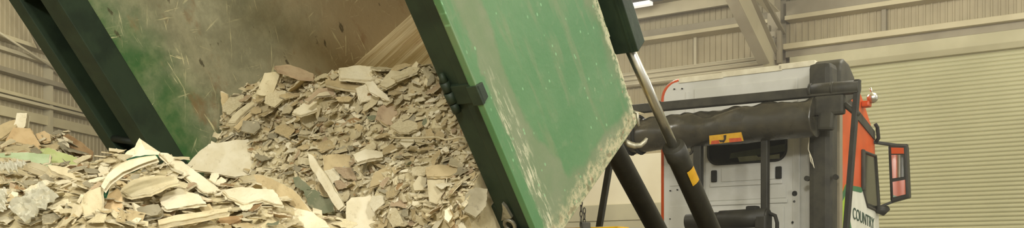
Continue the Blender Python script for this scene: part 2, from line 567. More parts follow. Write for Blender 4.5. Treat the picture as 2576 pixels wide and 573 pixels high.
part('side_wall', BM(box, .06, 3.4, LI, LI + .05, SILL - .1, H), 'inner', ct, label='scratched inner face of the left side, green by the mouth and rusty further in')
bm = bmesh.new()
prism(bm, [(.06, .21, SILL - .05), (.06, LI, SILL - .05), (3.35, LI, SILL - .05), (1.02, .1, SILL - .05), (.2, .1, SILL - .05)], Vector((0, 0, .05)))
part('floor_plate', bm, 'floorplate', ct, label='dusty streaked floor plate the load slides down')
bm = bmesh.new()
prism(bm, [(1.02, .06, SILL - .1), (3.4, LI, SILL - .1), (3.4, LI, H), (1.02, .06, H)], Vector((.05, -.03, 0)))
part('front_plate', bm, 'dark_green', ct)
part('side_wall', BM(box, .15, 1.04, .06, .1, SILL - .1, H), 'dark_green', ct)
bm = bmesh.new()
box(bm, 0, .14, .112, .205, -.02, H, .006); box(bm, -.012, .14, .032, .108, -.02, H, .006)
part('rear_post', bm, 'dark_green', ct, label='right rear post, dark green')
bm = bmesh.new()
box(bm, 0, .16, 2.66, LO, .0, H, .006); box(bm, .13, .16, 2.46, 2.68, .0, H); box(bm, .0, .16, LI - .005, 2.49, .0, H, .006)
box(bm, .02, .14, 2.48, 2.67, 1.62, 1.67)
lp = part('rear_post', bm, ['dark_green'], ct, label='left rear post, a hollow dark channel')
bm = bmesh.new()
box(bm, -.03, .12, 2.50, 2.64, .62, .66, .006); box(bm, -.02, .10, 2.49, 2.58, .50, .60, .008); box(bm, -.05, .06, 2.56, 2.65, .40, .52, .008)
tube(bm, [(.02, 2.47, .72), (.02, 2.66, .76)], .02, 10)
part('latch_bracket', bm, 'black_green', ct)
part('sill_beam', BM(box, 0, .16, .2, LI, -.02, SILL - .06, .006), 'dark_green', ct)
part('header_beam', BM(box, 0, .16, 0, LO, H, H + .18, .006), 'dark_green', ct)
part('under_rail', BM(box, .16, 2.9, 1.2, 1.34, -.05, SILL - .1, .006), 'dark_green', ct)

# right door leaf, swung right round against the side
bm = bmesh.new()
box(bm, -.052, 1.112, -.012, .026, -.055, H - .02, .006)
box(bm, -.064, -.053, -.018, .012, -.05, H - .02, .003)
dr = part('door', bm, 'door', ct, label='open door leaf, bright green paint chalked with dust')
bm = bmesh.new()
for z0, z1, r in ((.70, .745, .020), (.75, .80, .024), (.805, .85, .022)): tube(bm, [(-.02, .168, z0), (-.02, .168, z1)], r, 14)
tube(bm, [(-.02, .168, .85), (-.015, .166, .89)], [.022, .008], 14)
box(bm, -.022, .01, .03, .16, .735, .825, .006)
part('hinge', bm, 'dark_green', ct)
bm = bmesh.new()
prism(bm, [(-.068, -.022, .745), (-.068, -.022, .835), (-.016, -.022, .825), (-.016, -.022, .755)], Vector((0, .012, 0)), .003)
box(bm, -.070, -.05, -.022, .03, .745, .835, .003)
part('hinge_strap', bm, 'dark_green', dr)
# worn steel lip along the free edge and foot of the leaf
bm = bmesh.new()
rr = random.Random(3)
for z0 in [x * .05 for x in range(-1, 44)]:
    w = .004 + rr.random() * .009
    box(bm, 1.108, 1.112 + w, -.010 + rr.random() * .008, .024, z0, z0 + .05)
part('edge_lip', bm, worn('chipped_primer', (214, 208, 174), (150, 158, 116), 18, .7), dr, label='chipped pale edge')
# hook on the door corner
bm = bmesh.new()
tube(bm, [MCI @ P(x, y, 5.28) for x, y in ((1570, 352), (1582, 362), (1598, 367), (1612, 365), (1622, 356), (1627, 347))], [.012, .017, .017, .014, .012, .008], 10)
part('door_hook', bm, 'steel', dr)
bm = bmesh.new()
tube(bm, [MCI @ P(x, y, 5.24) for x, y in ((1594, 281), (1603, 284), (1604, 296), (1607, 318))], .008, 8)
part('door_clip', bm, 'steel', dr)
# bottom latch
bm = bmesh.new()
c0 = Vector((-.03, .141, .10))
tube(bm, [c0 + Vector((0, math.cos(t) * .026, math.sin(t) * .03)) for t in [i * math.pi / 8 for i in range(17)]], .010, 8, caps=False)
prism(bm, [c0 + Vector((-.005, .035, .028)), c0 + Vector((-.005, -.03, .04)), c0 + Vector((-.005, -.022, .10)), c0 + Vector((-.005, -.010, .125)), c0 + Vector((-.005, .0, .09))], Vector((.02, 0, 0)), .003)
part('latch', bm, 'steel', ct, label='bare steel latch at the foot of the right post')
bm = bmesh.new()
tube(bm, [(-.03, .07, .03), (-.03, .16, .05)], .035, 12); box(bm, -.05, .02, .0, .18, -.06, .03, .01)
part('latch_block', bm, 'black_green', ct)
# ram bracket box and gusset
bm = bmesh.new()
prism(bm, [(1.2, -.095, .308), (1.2, -.095, 1.9), (1.302, -.095, 1.9), (1.302, -.095, .316)], Vector((0, .235, 0)), .005)
prism(bm, [(1.195, -.068, .31), (1.195, -.068, 1.9), (1.2, -.068, 1.9), (1.2, -.068, .31)], Vector((0, .012, 0)))
part('ram_bracket', bm, 'dark_green', ct, label='box section the right ram pushes on')
bm = bmesh.new()
prism(bm, [MCI @ hit(x, y, O + M * .035, M) for x, y in ((1450, -60), (1585, -55), (1557, 0), (1523, 76), (1500, 110), (1480, 60))], Vector((0, .02, 0)), .003)
part('gusset_plate', bm, 'dark_green_lit', ct)

# chain hanging from the door foot
def link(bm, p, r1, r2, w, turn):
    pts = []
    for i in range(15):
        t = 2 * math.pi * i / 14
        x = r1 * math.cos(t); zz = r2 * math.sin(t)
        pts.append(p + (A * x if turn else M * x) + UP * zz)
    tube(bm, pts, w, 6, caps=False)


for j, (lbl, (px, py), nl) in enumerate((('rusty link chain hanging below the foot of the green door, left strand', (1462, 500), 15), ('short dark chain with a toggle hanging right of the link chain below the green door', (1470, 520), 12))):
    top = hit(px, py, O + M * .005, M)
    me = empty('hanging_chain', Matrix.Translation(top), lbl, 'chain', 'chains under the green door')
    for i in range(nl):
        link(b := bmesh.new(), Vector((0, 0, -.02 - i * .0265)), .0065, .0165, .0027, i % 2)
        part('chain_link', b, 'black', me)
    if j:
        b = bmesh.new(); box(b, -.02, .03, -.012, .012, -.11, -.075, .006)
        part('toggle', b, 'black', me)

# ------------------------------------------------------------------ the lorry
tk = empty('skip_lorry', MT, 'orange and white skip lorry seen from behind, parked by the roller shutter', 'lorry')
CW = 2.08                                               # cab width


def cab_section(x, top, yr, rad, z0=.55):
    pts = []
    y0, y1 = yr, CW - yr
    n = 8
    q = .09
    for i in range(n + 1):
        t = math.pi / 2 * i / n
        pts.append((x, y0 + q - q * math.cos(t), top - q + q * math.sin(t)))
    for i in range(n + 1):
        t = math.pi / 2 * i / n
        pts.append((x, y1 - rad + rad * math.sin(t), top - rad + rad * math.cos(t)))
    pts.append((x, y1, z0)); pts.append((x, y0, z0))
    return pts


bm = bmesh.new()
stations = [(0, 3.50, 0, .2), (.06, 3.54, 0, .2), (.3, 3.52, 0, .22), (.6, 3.43, 0, .22), (.9, 3.27, 0, .2), (1.2, 3.05, .0, .16), (1.36, 2.88, .0, .14), (1.46, 2.4, .01, .14), (1.54, 2.1, .02, .12), (1.64, 1.7, .05, .1)]
prev = None
for s in stations:
    ring = [bm.verts.new(p) for p in cab_section(*s)]
    if prev:
        k = len(ring)
        for i in range(k):
            f = bm.faces.new((prev[i], ring[i], ring[(i + 1) % k], prev[(i + 1) % k])); f.smooth = i < k - 3
    else:
        first = ring
    prev = ring
bm.faces.new(prev)
bmesh.ops.recalc_face_normals(bm, faces=bm.faces[:])
tube(bm, [(-.006, 2.055, .6), (-.006, 2.055, 3.29)] + [(-.006, 1.865 + .19 * math.cos(t), 3.30 + .19 * math.sin(t)) for t in [math.pi / 2 * i / 8 for i in range(9)]], .027, 8)
cab = part('cab', bm, 'orange', tk)

# rear panel: white pressing with a window opening, built as strips round the hole
yl, ztop, rad = 2.035, 3.49, .19
wy0, wy1, wz0, wz1 = .575, 1.485, 2.50, 2.86
outline = []
n = 8
for i in range(n + 1):
    t = math.pi / 2 * i / n; outline.append((yl - rad + rad * math.sin(t), ztop - rad + rad * math.cos(t)))
outline = [(.06, ztop)] + outline + [(yl, .6), (.06, .6)]
b = bmesh.new()


def strip(b, poly):
    b.faces.new([b.verts.new((-.03, y, z)) for y, z in poly])


top_poly = [(.06, wz1), (.06, ztop)] + outline[1:n + 2] + [(yl, wz1)]
strip(b, top_poly)
strip(b, [(.06, .6), (.06, wz0), (yl, wz0), (yl, .6)])
rc = .12


def rounded_left(y, s):                                  # side strip with the rounded lower window corner
    pts = []
    for i in range(7):
        t = math.pi / 2 * i / 6
        pts.append((y + s * (rc - rc * math.sin(t)) * 1.0, wz0 + rc - rc * math.cos(t)))
    return pts


strip(b, [(yl, wz0), (yl, wz1), (wy1, wz1)] + rounded_left(wy1, -1)[::-1])
strip(b, [(.06, wz0), (.06, wz1), (wy0, wz1)] + rounded_left(wy0, 1)[::-1])
bmesh.ops.recalc_face_normals(b, faces=b.faces[:])
ex = bmesh.ops.extrude_face_region(b, geom=b.faces[:])
bmesh.ops.translate(b, verts=[v for v in ex['geom'] if isinstance(v, bmesh.types.BMVert)], vec=(.028, 0, 0))
bmesh.ops.recalc_face_normals(b, faces=b.faces[:])
# pressings
def press(b, y0, y1, z0, z1, d=.018, bv=.014):
    box(b, -.03 - d, -.028, y0, y1, z0, z1, bv)
press(b, .62, 1.46, 2.245, 2.285, .016); press(b, .56, 1.50, 2.035, 2.075, .018)
press(b, .70, 1.32, 2.30, 2.45, .012, .012); press(b, .58, 1.48, 2.09, 2.22, .008, .008)
press(b, .60, 1.46, 1.70, 2.0, .012, .012)
press(b, 1.68, 1.96, 1.1, 2.05, .012, .012); press(b, 1.68, 1.96, 2.28, 2.70, .010, .010)
press(b, 1.52, 1.60, 1.2, 2.8, .020, .016); press(b, .42, .50, 1.2, 2.8, .020, .016)
press(b, .30, .36, .9, 3.1, .014, .012)
press(b, .45, 1.65, 3.22, 3.38, .012, .012); press(b, 1.72, 1.76, 2.95, 3.36, .01, .008)
press(b, .45, 1.65, 2.98, 3.16, .010, .010)
rp = part('rear_panel', b, 'white', cab, label='white pressed steel back of the cab')
b = bmesh.new()
tube(b, [(-.05, .477, 2.131), (-.028, .477, 2.131)], .03, 16); tube(b, [(-.05, .482, 2.045), (-.028, .482, 2.045)], .014, 12)
tube(b, [(-.05, .50, 1.82), (-.028, .50, 1.82)], .014, 12)
for y, z in ((1.898, 3.405), (1.80, 3.40), (1.949, 2.228), (1.86, 2.235), (1.95, 1.9)): tube(b, [(-.05, y, z), (-.028, y, z)], .008, 10)
part('panel_hole', b, 'rubber', cab)
for y in (1.406, .657):
    b = bmesh.new(); box(b, -.06, -.028, y - .034, y + .034, 2.30, 2.435, .014)
    part('vent_grille', b, 'rubber', cab)
b = bmesh.new()
box(b, -.022, -.012, wy0 - .01, wy1 + .01, wz0 - .01, wz1 + .3)
part('rear_window', b, 'glass', cab)
b = bmesh.new()                                          # frame gasket
pts = [(wy1, wz1)] + rounded_left(wy1, -1)[::-1] + rounded_left(wy0, 1) + [(wy0, wz1)]
tube(b, [(-.034, y, z) for y, z in pts], .012, 8)
part('window_gasket', b, 'rubber', cab)
b = bmesh.new()                                          # dark sheet standing in for the cab's inner shade, pale shapes before it
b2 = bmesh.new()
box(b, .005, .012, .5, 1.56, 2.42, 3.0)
part('dark_backing', b, 'rubber', cab)
b = bmesh.new(); prism(b, [(-.004, .60, 2.60), (-.004, 1.24, 2.56), (-.004, 1.22, 2.62), (-.004, .6, 2.68)], Vector((.006, 0, 0))); part('bunk_shelf', b, 'seat_green', cab)
b = bmesh.new(); prism(b, [(-.006, .66, 2.525), (-.006, 1.12, 2.515), (-.006, 1.14, 2.57), (-.006, .92, 2.575), (-.006, .9, 2.555), (-.006, .66, 2.575)], Vector((.006, 0, 0))); part('bunk_blind', b, 'beige_int', cab)
b = bmesh.new(); b2 = bmesh.new(); tube(b, [(-.028, .78, 2.80), (-.040, .78, 2.80)], .028, 12); b2.free(); part('interior_lamp', b, 'beige_int', cab)
# cream lip along the roof edge
b = bmesh.new()
for y0, y1, z0 in ((1.30, 1.84, 3.50), (.62, 1.32, 3.51), (.26, .66, 3.52)):
    box(b, -.045, .12, y0, y1, z0 - .034, z0 + .028, .008)
part('roof_lip', b, 'cap', cab)
# dark fairing on the right roof corner
b = bmesh.new()
prism(b, [(-.10, -.03, 3.0), (-.12, -.03, 3.40), (-.08, -.03, 3.49), (.02, -.03, 3.545), (.22, -.03, 3.52), (.42, -.03, 3.42), (.50, -.03, 3.30), (.40, -.03, 3.16), (.1, -.03, 3.05)], Vector((0, .31, 0)), .05, 4)
part('roof_fairing', b, 'black', cab, smooth=True)
# orange side: window, stripe, livery
b = bmesh.new()
prism(b, [(.80, -.006, 2.62), (1.36, -.006, 2.62), (1.50, -.006, 2.10), (1.44, -.006, 2.02), (1.00, -.006, 2.05), (.84, -.006, 2.2)], Vector((0, .02, 0)), .004)
part('side_window', b, 'side_glass', cab)
b = bmesh.new()
tube(b, [(.80, -.008, 2.64), (1.36, -.008, 2.64), (1.52, -.008, 2.08), (1.44, -.008, 2.0), (1.0, -.008, 2.03), (.82, -.008, 2.2), (.80, -.008, 2.64)], .018, 8)
box(b, .78, .86, -.03, .0, 2.2, 2.66, .01)
part('side_window_frame', b, 'black', cab)
b = bmesh.new()
prism(b, [(-.0, -.012, 3.10), (1.34, -.012, 2.82), (1.34, -.012, 2.92), (.02, -.012, 3.22)], Vector((0, .02, 0)), .003)
part('side_stripe', b, 'black', cab)
b = bmesh.new()
prism(b, [(.18, -.010, 2.20), (.78, -.010, 2.21), (1.02, -.010, 2.02), (1.50, -.010, 1.98), (1.58, -.010, 1.2), (.60, -.010, 1.2), (.36, -.010, 1.72), (.20, -.010, 1.98)], Vector((0, .012, 0)))
part('livery_panel', b, 'livery_white', cab, label='white livery panel edged in green')
b = bmesh.new()
prism(b, [(.0, -.008, 2.08), (.16, -.008, 2.22), (.2, -.008, 1.95), (.36, -.008, 1.70), (.6, -.008, 1.2), (.0, -.008, 1.2)], Vector((0, .010, 0)))
part('livery_panel', b, 'lime_paint', cab, label='lime green livery panel')
b = bmesh.new()
prism(b, [(.0, -.013, 2.08), (.16, -.013, 2.22), (.74, -.013, 2.23), (.80, -.013, 2.19), (.74, -.013, 2.17), (.24, -.013, 2.17), (.0, -.013, 2.02)], Vector((0, .012, 0)))
prism(b, [(.17, -.013, 2.18), (.22, -.013, 2.18), (.23, -.013, 1.97), (.38, -.013, 1.72), (.62, -.013, 1.2), (.57, -.013, 1.2), (.34, -.013, 1.70), (.18, -.013, 1.97)], Vector((0, .012, 0)))
part('livery_edge', b, 'green_paint', cab)
b = bmesh.new(); beam(b, (.74, -.014, 2.2), (.74, -.014, 1.2), .008, .012); part('door_seam', b, 'rubber', cab)
cu = bpy.data.curves.new('lettering', 'FONT'); cu.body = 'COUNTRY'; cu.size = .18; cu.extrude = .002; cu.align_x = 'LEFT'
cu.space_character = 1.02
fo = bpy.data.objects.new('lettering_curve', cu); C.objects.link(fo)
bpy.context.view_layer.update()
fme = bpy.data.meshes.new_from_object(fo.evaluated_get(bpy.context.evaluated_depsgraph_get()))
bpy.data.objects.remove(fo)
fme.materials.clear(); fme.materials.append(MAT['letter'])
ft = bpy.data.objects.new('lettering', fme); C.objects.link(ft)
ft.parent = cab
sh = Matrix(((1.0, 0, 0, .40), (0, 0, -1, -.014), (-.10, 1.0, 0, 1.87), (0, 0, 0, 1)))
fme.transform(sh)
ft['label'] = 'dark green word COUNTRY on the white livery panel'
# grab handle and rear work lamp
b = bmesh.new()
p = TS(2181, 247, -.05)
b2 = bmesh.new(); bmesh.ops.create_uvsphere(b2, u_segments=20, v_segments=12, radius=.062)
for v in b2.verts: v.co = Vector(v.co) * 1.0 + Vector((p.x, -.11, p.z))
for f in b2.faces: f.smooth = True
merge(b, b2)
tube(b, [(p.x + .0, -.11, p.z + .05), (p.x - .02, -.09, p.z + .11)], .014, 8)
part('work_lamp', b, 'chrome', cab, label='round chrome lamp on the right of the cab')
b = bmesh.new(); box(b, p.x - .06, p.x + .06, -.09, .0, p.z - .10, p.z - .03, .02); part('lamp_bracket', b, 'orange', cab)
b = bmesh.new(); tube(b, [(1.26, -.03, 3.0), (1.28, -.05, 2.96), (1.33, -.05, 2.84), (1.34, -.02, 2.80)], .022, 8); part('grab_handle', b, 'rubber', cab)

# mirror: arms, housing, two panes turned to show the cab side
cam_t = MTI @ CAM
def mirror_pt(px, py): return TL(px, py, 1.42)
tl_, tr_, br_, bl_ = mirror_pt(2236, 362), mirror_pt(2280, 364), mirror_pt(2286, 496), mirror_pt(2242, 508)
b = bmesh.new()
prism(b, [tl_, tr_, br_, bl_], Vector((.14, 0, 0)), .018, 3)
mh = part('mirror_housing', b, 'black_dark', tk)
def sub(q, u, v): return q[0] * (1 - u) * (1 - v) + q[1] * u * (1 - v) + q[2] * u * v + q[3] * (1 - u) * v
Q = (tl_, tr_, br_, bl_)
for nm, v0, v1, rot in (('mirror_glass', .06, .17, 0), ('mirror_glass', .19, .60, 1), ('mirror_glass', .66, .93, 2)):
    c = [sub(Q, u, v) + Vector((-.012, 0, 0)) for u, v in ((.14, v0), (.86, v0), (.86, v1), (.14, v1))]
    ce = sum(c, Vector()) / 4
    tgt = (Vector((.5, 0, 3.0)), Vector((-.5, -.2, 2.5)), Vector((.5, 0, 1.95)))[rot]
    nrm = ((cam_t - ce).normalized() + (tgt - ce).normalized()).normalized()
    # lie the pane between its corners, turned about the upright so it looks at the cab
    pl = []
    for p in c:
        dxy = -(p - ce).y * nrm.y / nrm.x
        pl.append(Vector((ce.x + dxy * .30, p.y, p.z)))
    b = bmesh.new(); prism(b, pl, Vector((-.003, 0, 0)))
    if rot == 0:
        part('orange_pane', b, 'orange', mh)  # top pane is plain orange, no mirror glass
    else:
        part(nm, b, 'mirror', mh)
b = bmesh.new()
beam(b, (1.33, .02, 2.80), tl_ + Vector((.08, -.06, -.01)), .05, .035, .008)
beam(b, tl_ + Vector((.08, .01, .0)), tr_ + Vector((.08, .0, .0)), .06, .03, .006)
tube(b, [tl_ + Vector((.06, .01, -.02)), tl_ + Vector((.06, .006, -.1)), bl_ + Vector((.06, .01, .02))], .012, 8)
part('mirror_arm', b, 'black_dark', tk)
b = bmesh.new()
beam(b, (1.42, .0, 2.03), bl_ + Vector((.08, -.08, .04)), .05, .03, .008)
tube(b, [(1.36, -.01, 2.02), (1.42, -.08, 2.0), (1.46, -.13, 2.03)], [.04, .06, .03], 12)
part('mirror_arm', b, 'black_dark', tk)

# air intake stack behind the cab's right corner
b = bmesh.new()
box(b, -.42, -.14, -.02, .215, .9, 3.44, .06)
part('intake_stack', b, 'black', tk)
for y, y2_ in ((.235, .2), (-.06, -.03)):
    b = bmesh.new(); tube(b, [(-.40, y, 2.255), (-.36, y, 2.255)], .028, 14); box(b, -.39, -.365, min(y, y2_), max(y, y2_), 2.24, 2.27)
    part('stack_clip', b, 'black_dark', tk)
b = bmesh.new(); tube(b, [(-.445, .20, 3.05), (-.45, .19, 2.7), (-.44, .205, 2.55), (-.46, .16, 2.45), (-.45, .14, 2.35), (-.46, .17, 2.42), (-.46, .185, 2.50)], .005, 6)
part('tie_string', b, 'cap', tk)
# right edge strip of the white panel beyond the stack
b = bmesh.new(); box(b, -.10, .0, -.022, .04, .9, 2.95, .008); part('corner_post', b, 'steelwork_dark', tk)

# sheeting gantry
G = -.6
b = bmesh.new()
beam(b, TL(1560, 278, G), TL(2160, 222, G), .10, .095, .012)
tube(b, [TL(1664, 258, G) + Vector((-.06, 0, 0)), TL(1664, 258, G) + Vector((-.04, 0, 0))], .014, 8)
gb = part('gantry_bar', b, 'black', tk)
b = bmesh.new(); p = TL(2036, 228, G); q = TL(2162, 218, G)
tube(b, [p, q], .068, 16); tube(b, [p, p + (q - p) * .06], .074, 16); tube(b, [p + (q - p) * .45, p + (q - p) * .5], .072, 16)
part('gantry_sleeve', b, 'black', tk)
b = bmesh.new()
beam(b, TL(2158, 200, G), TL(2126, 610, G), .055, .07, .01, up=Vector((1, 0, 0)))
part('gantry_strut', b, 'black_dark', tk)
b = bmesh.new()
beam(b, TL(1757, 330, G) , TL(1757, 620, G), .09, .085, .01, up=Vector((1, 0, 0)))
part('gantry_post', b, 'black_dark', tk)
b = bmesh.new()
beam(b, TL(1925, 330, G), TL(1925, 620, G), .075, .08, .01, up=Vector((1, 0, 0)))
part('gantry_post', b, 'black_dark', tk)
b = bmesh.new()
beam(b, TL(2050, 268, G), TL(2126, 262, G), .1, .2, .03)
beam(b, TL(2060, 300, G), TL(2100, 300, G), .1, .22, .03)
tube(b, [TL(2125, 262, G), TL(2160, 290, G)], .03, 8)
part('roller_bracket', b, 'black', tk)
# rolled tarpaulin, wrinkled
p0, p1 = TL(1572, 343, G), TL(2052, 296, G)
b = bmesh.new()
NS, NRING = 110, 40
ax = (p1 - p0); L = ax.length; ax.normalize(); e1 = Vector((1, 0, 0)); e1 = (e1 - ax * e1.dot(ax)).normalized(); e2 = ax.cross(e1)
if e2.z < 0: e2 = -e2
rings = []
for i in range(NS + 1):
    s = i / NS; ring = []
    for j in range(NRING):
        t = 2 * math.pi * j / NRING
        r = .192
        d = e1 * math.cos(t) + e2 * math.sin(t)
        pt = p0 + ax * (s * L)
        topf = max(0, math.sin(t))
        r += .045 * noise.noise(Vector((s * 7, math.cos(t) * 1.2, math.sin(t) * 1.2))) * (.25 + topf)
        r += .020 * noise.noise(Vector((s * 22 + math.sin(t) * 5, math.cos(t) * 3, 4.2))) * (.15 + topf)
        r -= .06 * max(0, noise.noise(Vector((s * 5 + 3, t * .4, 9)))) * topf
        ring.append(b.verts.new(pt + d * r))
    rings.append(ring)
for u, v in zip(rings, rings[1:]):
    for j in range(NRING):
        f = b.faces.new((u[j], u[(j + 1) % NRING], v[(j + 1) % NRING], v[j])); f.smooth = True
b.faces.new(rings[0][::-1]); b.faces.new(rings[-1])
bmesh.ops.recalc_face_normals(b, faces=b.faces[:])
tr = part('sheet_roll', b, 'tarp', tk, label='wrinkled black tarpaulin rolled across the gantry')
b = bmesh.new()
for s in (.035, .09): 
    c = p0 + ax * (s * L)
    tube(b, [c + (e1 * math.cos(t) + e2 * math.sin(t)) * .205 for t in [2 * math.pi * i / 24 for i in range(25)]], .02, 6, caps=False)
part('roll_strap', b, 'rubber', tr)
# yellow warning plate on the roll
X = p0.x - .215
def lab(px, py, dx=0): return TL(px, py, G - .215 - dx)
b = bmesh.new(); prism(b, [lab(1784, 341), lab(1864, 332), lab(1870, 354), lab(1785, 363)], Vector((.012, 0, 0)))
wl = part('warning_plate', b, 'label_yellow', tr, label='yellow and red warning plate')
b = bmesh.new()
prism(b, [lab(1834, 348, .004), lab(1864, 346, .004), lab(1866, 355, .004), lab(1835, 358, .004)], Vector((.003, 0, 0)))
prism(b, [lab(1790, 354, .004), lab(1808, 352, .004), lab(1810, 361, .004), lab(1788, 363, .004)], Vector((.003, 0, 0)))
part('plate_print', b, 'label_red', wl)
b = bmesh.new()
prism(b, [lab(1820, 340, .004), lab(1827, 339, .004), lab(1826, 350, .004), lab(1821, 358, .004), lab(1817, 358, .004), lab(1821, 349, .004)], Vector((.003, 0, 0)))
prism(b, [lab(1808, 352, .004), lab(1820, 352, .004), lab(1822, 356, .004), lab(1812, 358, .004)], Vector((.003, 0, 0)))
part('plate_print', b, 'label_dark', wl)
# small shackle under the roll
b = bmesh.new(); p = TL(1732, 377, G)
tube(b, [p + Vector((0, math.cos(t) * .045, math.sin(t) * .045)) for t in [2 * math.pi * i / 16 for i in range(17)]], .016, 8, caps=False)
box(b, p.x - .03, p.x + .03, p.y - .13, p.y - .05, p.z - .02, p.z + .06, .01)
part('shackle', b, 'black', tk)
# hydraulic valve block low behind the cab
b = bmesh.new()
p, q = TL(1728, 558, G - .1), TL(1935, 546, G - .1)
tube(b, [p, q], .085, 18); tube(b, [p + (q - p) * .42, p + (q - p) * .98], .10, 18); box(b, q.x - .1, q.x + .1, q.y + .0, q.y + .12, q.z - .2, q.z + .02, .02)
part('oil_tank', b, 'black_dark', tk)
b = bmesh.new(); p = TL(1894, 532, G - .1); box(b, p.x - .06, p.x + .06, p.y - .06, p.y + .06, p.z - .08, p.z + .06, .02)
p = TL(1805, 548, G - .1); box(b, p.x - .05, p.x + .05, p.y - .05, p.y + .05, p.z - .06, p.z + .06, .015)
part('filler_cap', b, 'rubber', tk)
b = bmesh.new(); tube(b, [TL(1905, 538, G - .1), TL(1935, 536, G - .1), TL(1950, 542, G - .1), TL(1955, 560, G - .1), TL(1955, 610, G - .1)], .02, 8)
part('hose', b, 'rubber', tk)

# tipping rams, reaching from the chassis to the container
def ram(top, bot, rod_to, r_rod, r_bar):
    d = (bot - top)
    j = top + d * rod_to
    b = bmesh.new(); tube(b, [MTI @ top, MTI @ (j + d * .02)], r_rod, 20)
    rod = part('ram_rod', b, 'chrome', tk)
    dn = d.normalized()
    b = bmesh.new()
    tube(b, [MTI @ (j - dn * .015), MTI @ (j + dn * .0), MTI @ (j + dn * .0), MTI @ (j + dn * .09), MTI @ (j + dn * .1), MTI @ bot], [r_bar * .72, r_bar * .95, r_bar * 1.0, r_bar * 1.03, r_bar * .96, r_bar * .96], 26)
    part('ram_barrel', b, 'black_dark', tk)
    return j, dn


top = MC @ Vector((1.27, -.01, .33))
botd = hit(1785, 573, O, M)
bot = top + (botd - top) * 1.45
jpx = hit(1690, 373, O, M)
frac = (jpx - top).length / (bot - top).length
j, dn = ram(top, bot, frac, .0285, .066)
# thin pilot pipe beside the rod and label on the barrel
side = dn.cross(UP).normalized()
b = bmesh.new(); off = (dn.cross(M)).normalized()
tube(b, [MTI @ (top - M * 0 + off * .040), MTI @ (j + off * .040)], .008, 8)
part('pilot_pipe', b, 'steel', tk)
pb = j + dn * .22
view = (CAM - pb).normalized(); vn = (view - dn * view.dot(dn)).normalized(); sd = dn.cross(vn)
if sd.dot(Vector((1, 0, 0))) < 0: sd = -sd
b = bmesh.new()
rows = []
for i in range(7):
    t = .15 + .9 * i / 6
    d = vn * math.cos(t) + sd * math.sin(t)
    rows.append([b.verts.new(MTI @ (pb + d * .0690 + dn * s)) for s in (-.055, .055)])
for u, v in zip(rows, rows[1:]): b.faces.new((u[0], u[1], v[1], v[0]))
ex = bmesh.ops.extrude_face_region(b, geom=b.faces[:]); bmesh.ops.translate(b, verts=[v for v in ex['geom'] if isinstance(v, bmesh.types.BMVert)], vec=MTI.to_3x3() @ (vn * -.002))
part('barrel_label', b, 'label_yellow', tk, label='yellow sticker on the right ram')
y2 = O + M * .45
pa, pb_ = hit(1590, 460, y2, M), hit(1638, 549, y2, M)
d2 = pb_ - pa
ram(pa - d2 * 1.6, pb_ + d2 * 1.1, .10, .03, .068)
# leaning prop and yellow cross beam
b = bmesh.new()
p, q = hit(1546, 340, O + M * .3 + A * 2.2, A), hit(1499, 620, O + M * .3 + A * 2.2, A)
beam(b, MTI @ p, MTI @ q, .04, .035, .004, up=Vector((1, 0, 0)))
part('leaning_prop', b, 'black_dark', tk)
b = bmesh.new()
o = MTI @ O
z1 = (MTI @ hit(1500, 570, O + A * .55, A)).z
yr = (MTI @ hit(1556, 570, O + A * .55, A)).y
box(b, o.x + .55, o.x + .67, yr, yr + 1.6, z1 - .16, z1, .006)
part('cross_beam', b, 'yellow', tk, label='yellow cross beam under the container')
# chassis and wheels
b = bmesh.new()
for y in (.62, 1.38): box(b, o.x + .3, 1.2, y - .05, y + .05, .85, 1.12, .01)
for x in (o.x + .5, -4.2, -2.2, -.6): box(b, x - .06, x + .06, .25, 1.75, .9, 1.08, .01)
box(b, o.x + .35, o.x + .55, .35, 1.65, .9, 1.36, .01)
box(b, -.9, 1.3, .0, 2.0, .55, .9, .03)
part('chassis', b, 'black_dark', tk)
for x in (-5.0, -3.7, .7):
    for y in (.05, 2.0):
        b = bmesh.new()
        for f0, f1, r in ((-.14, -.10, .40), ):
            pass
        s = 1 if y > 1 else -1
        tube(b, [(x, y - .16, .5), (x, y - .13, .5), (x, y - .10, .5), (x, y + .10, .5), (x, y + .13, .5), (x, y + .16, .5)], [.30, .42, .5, .5, .42, .30], 28)
        w = part('wheel', b, 'tyre', tk)

# ------------------------------------------------------------------ plasterboard waste: ground surfaces
def interp(tab, x):
    if x <= tab[0][0]: return tab[0][1]
    for (a, b), (c, d) in zip(tab, tab[1:]):
        if x <= c: return b + (d - b) * (x - a) / (c - a)
    return tab[-1][1]


def fbm(x, y, z=0): return noise.fractal(Vector((x, y, z)), 1.0, 2.0, 4)


YF, YB = 4.15, 5.7
CREST_F = [(-400, 440), (0, 440), (120, 445), (200, 435), (300, 400), (350, 385), (420, 405), (520, 450), (620, 470), (720, 500), (790, 520), (850, 550), (900, 600), (1000, 680), (1200, 780)]
CREST_B = [(-500, 345), (0, 340), (60, 330), (130, 345), (200, 372), (260, 392), (330, 405), (450, 440), (600, 480), (800, 560), (1000, 680), (1300, 800)]


def crest(tab, x, Y): return CZ + (HY - interp(tab, CX + x / Y * F)) / F * Y


def heap(x, y):
    zf = crest(CREST_F, x, YF); zb = crest(CREST_B, x, YB)
    hf = zf - (.50 * (YF - y) if y < YF else .75 * (y - YF))
    hb = zb - (.42 * (YB - y) if y < YB else .75 * (y - YB))
    h = max(hf, hb)
    h += .05 * fbm(x * 2.2, y * 2.2) + .06 * fbm(x * 6, y * 6, 3) - .10 * max(0, fbm(x * 4.5, y * 4.5, 11) - .12)
    return h


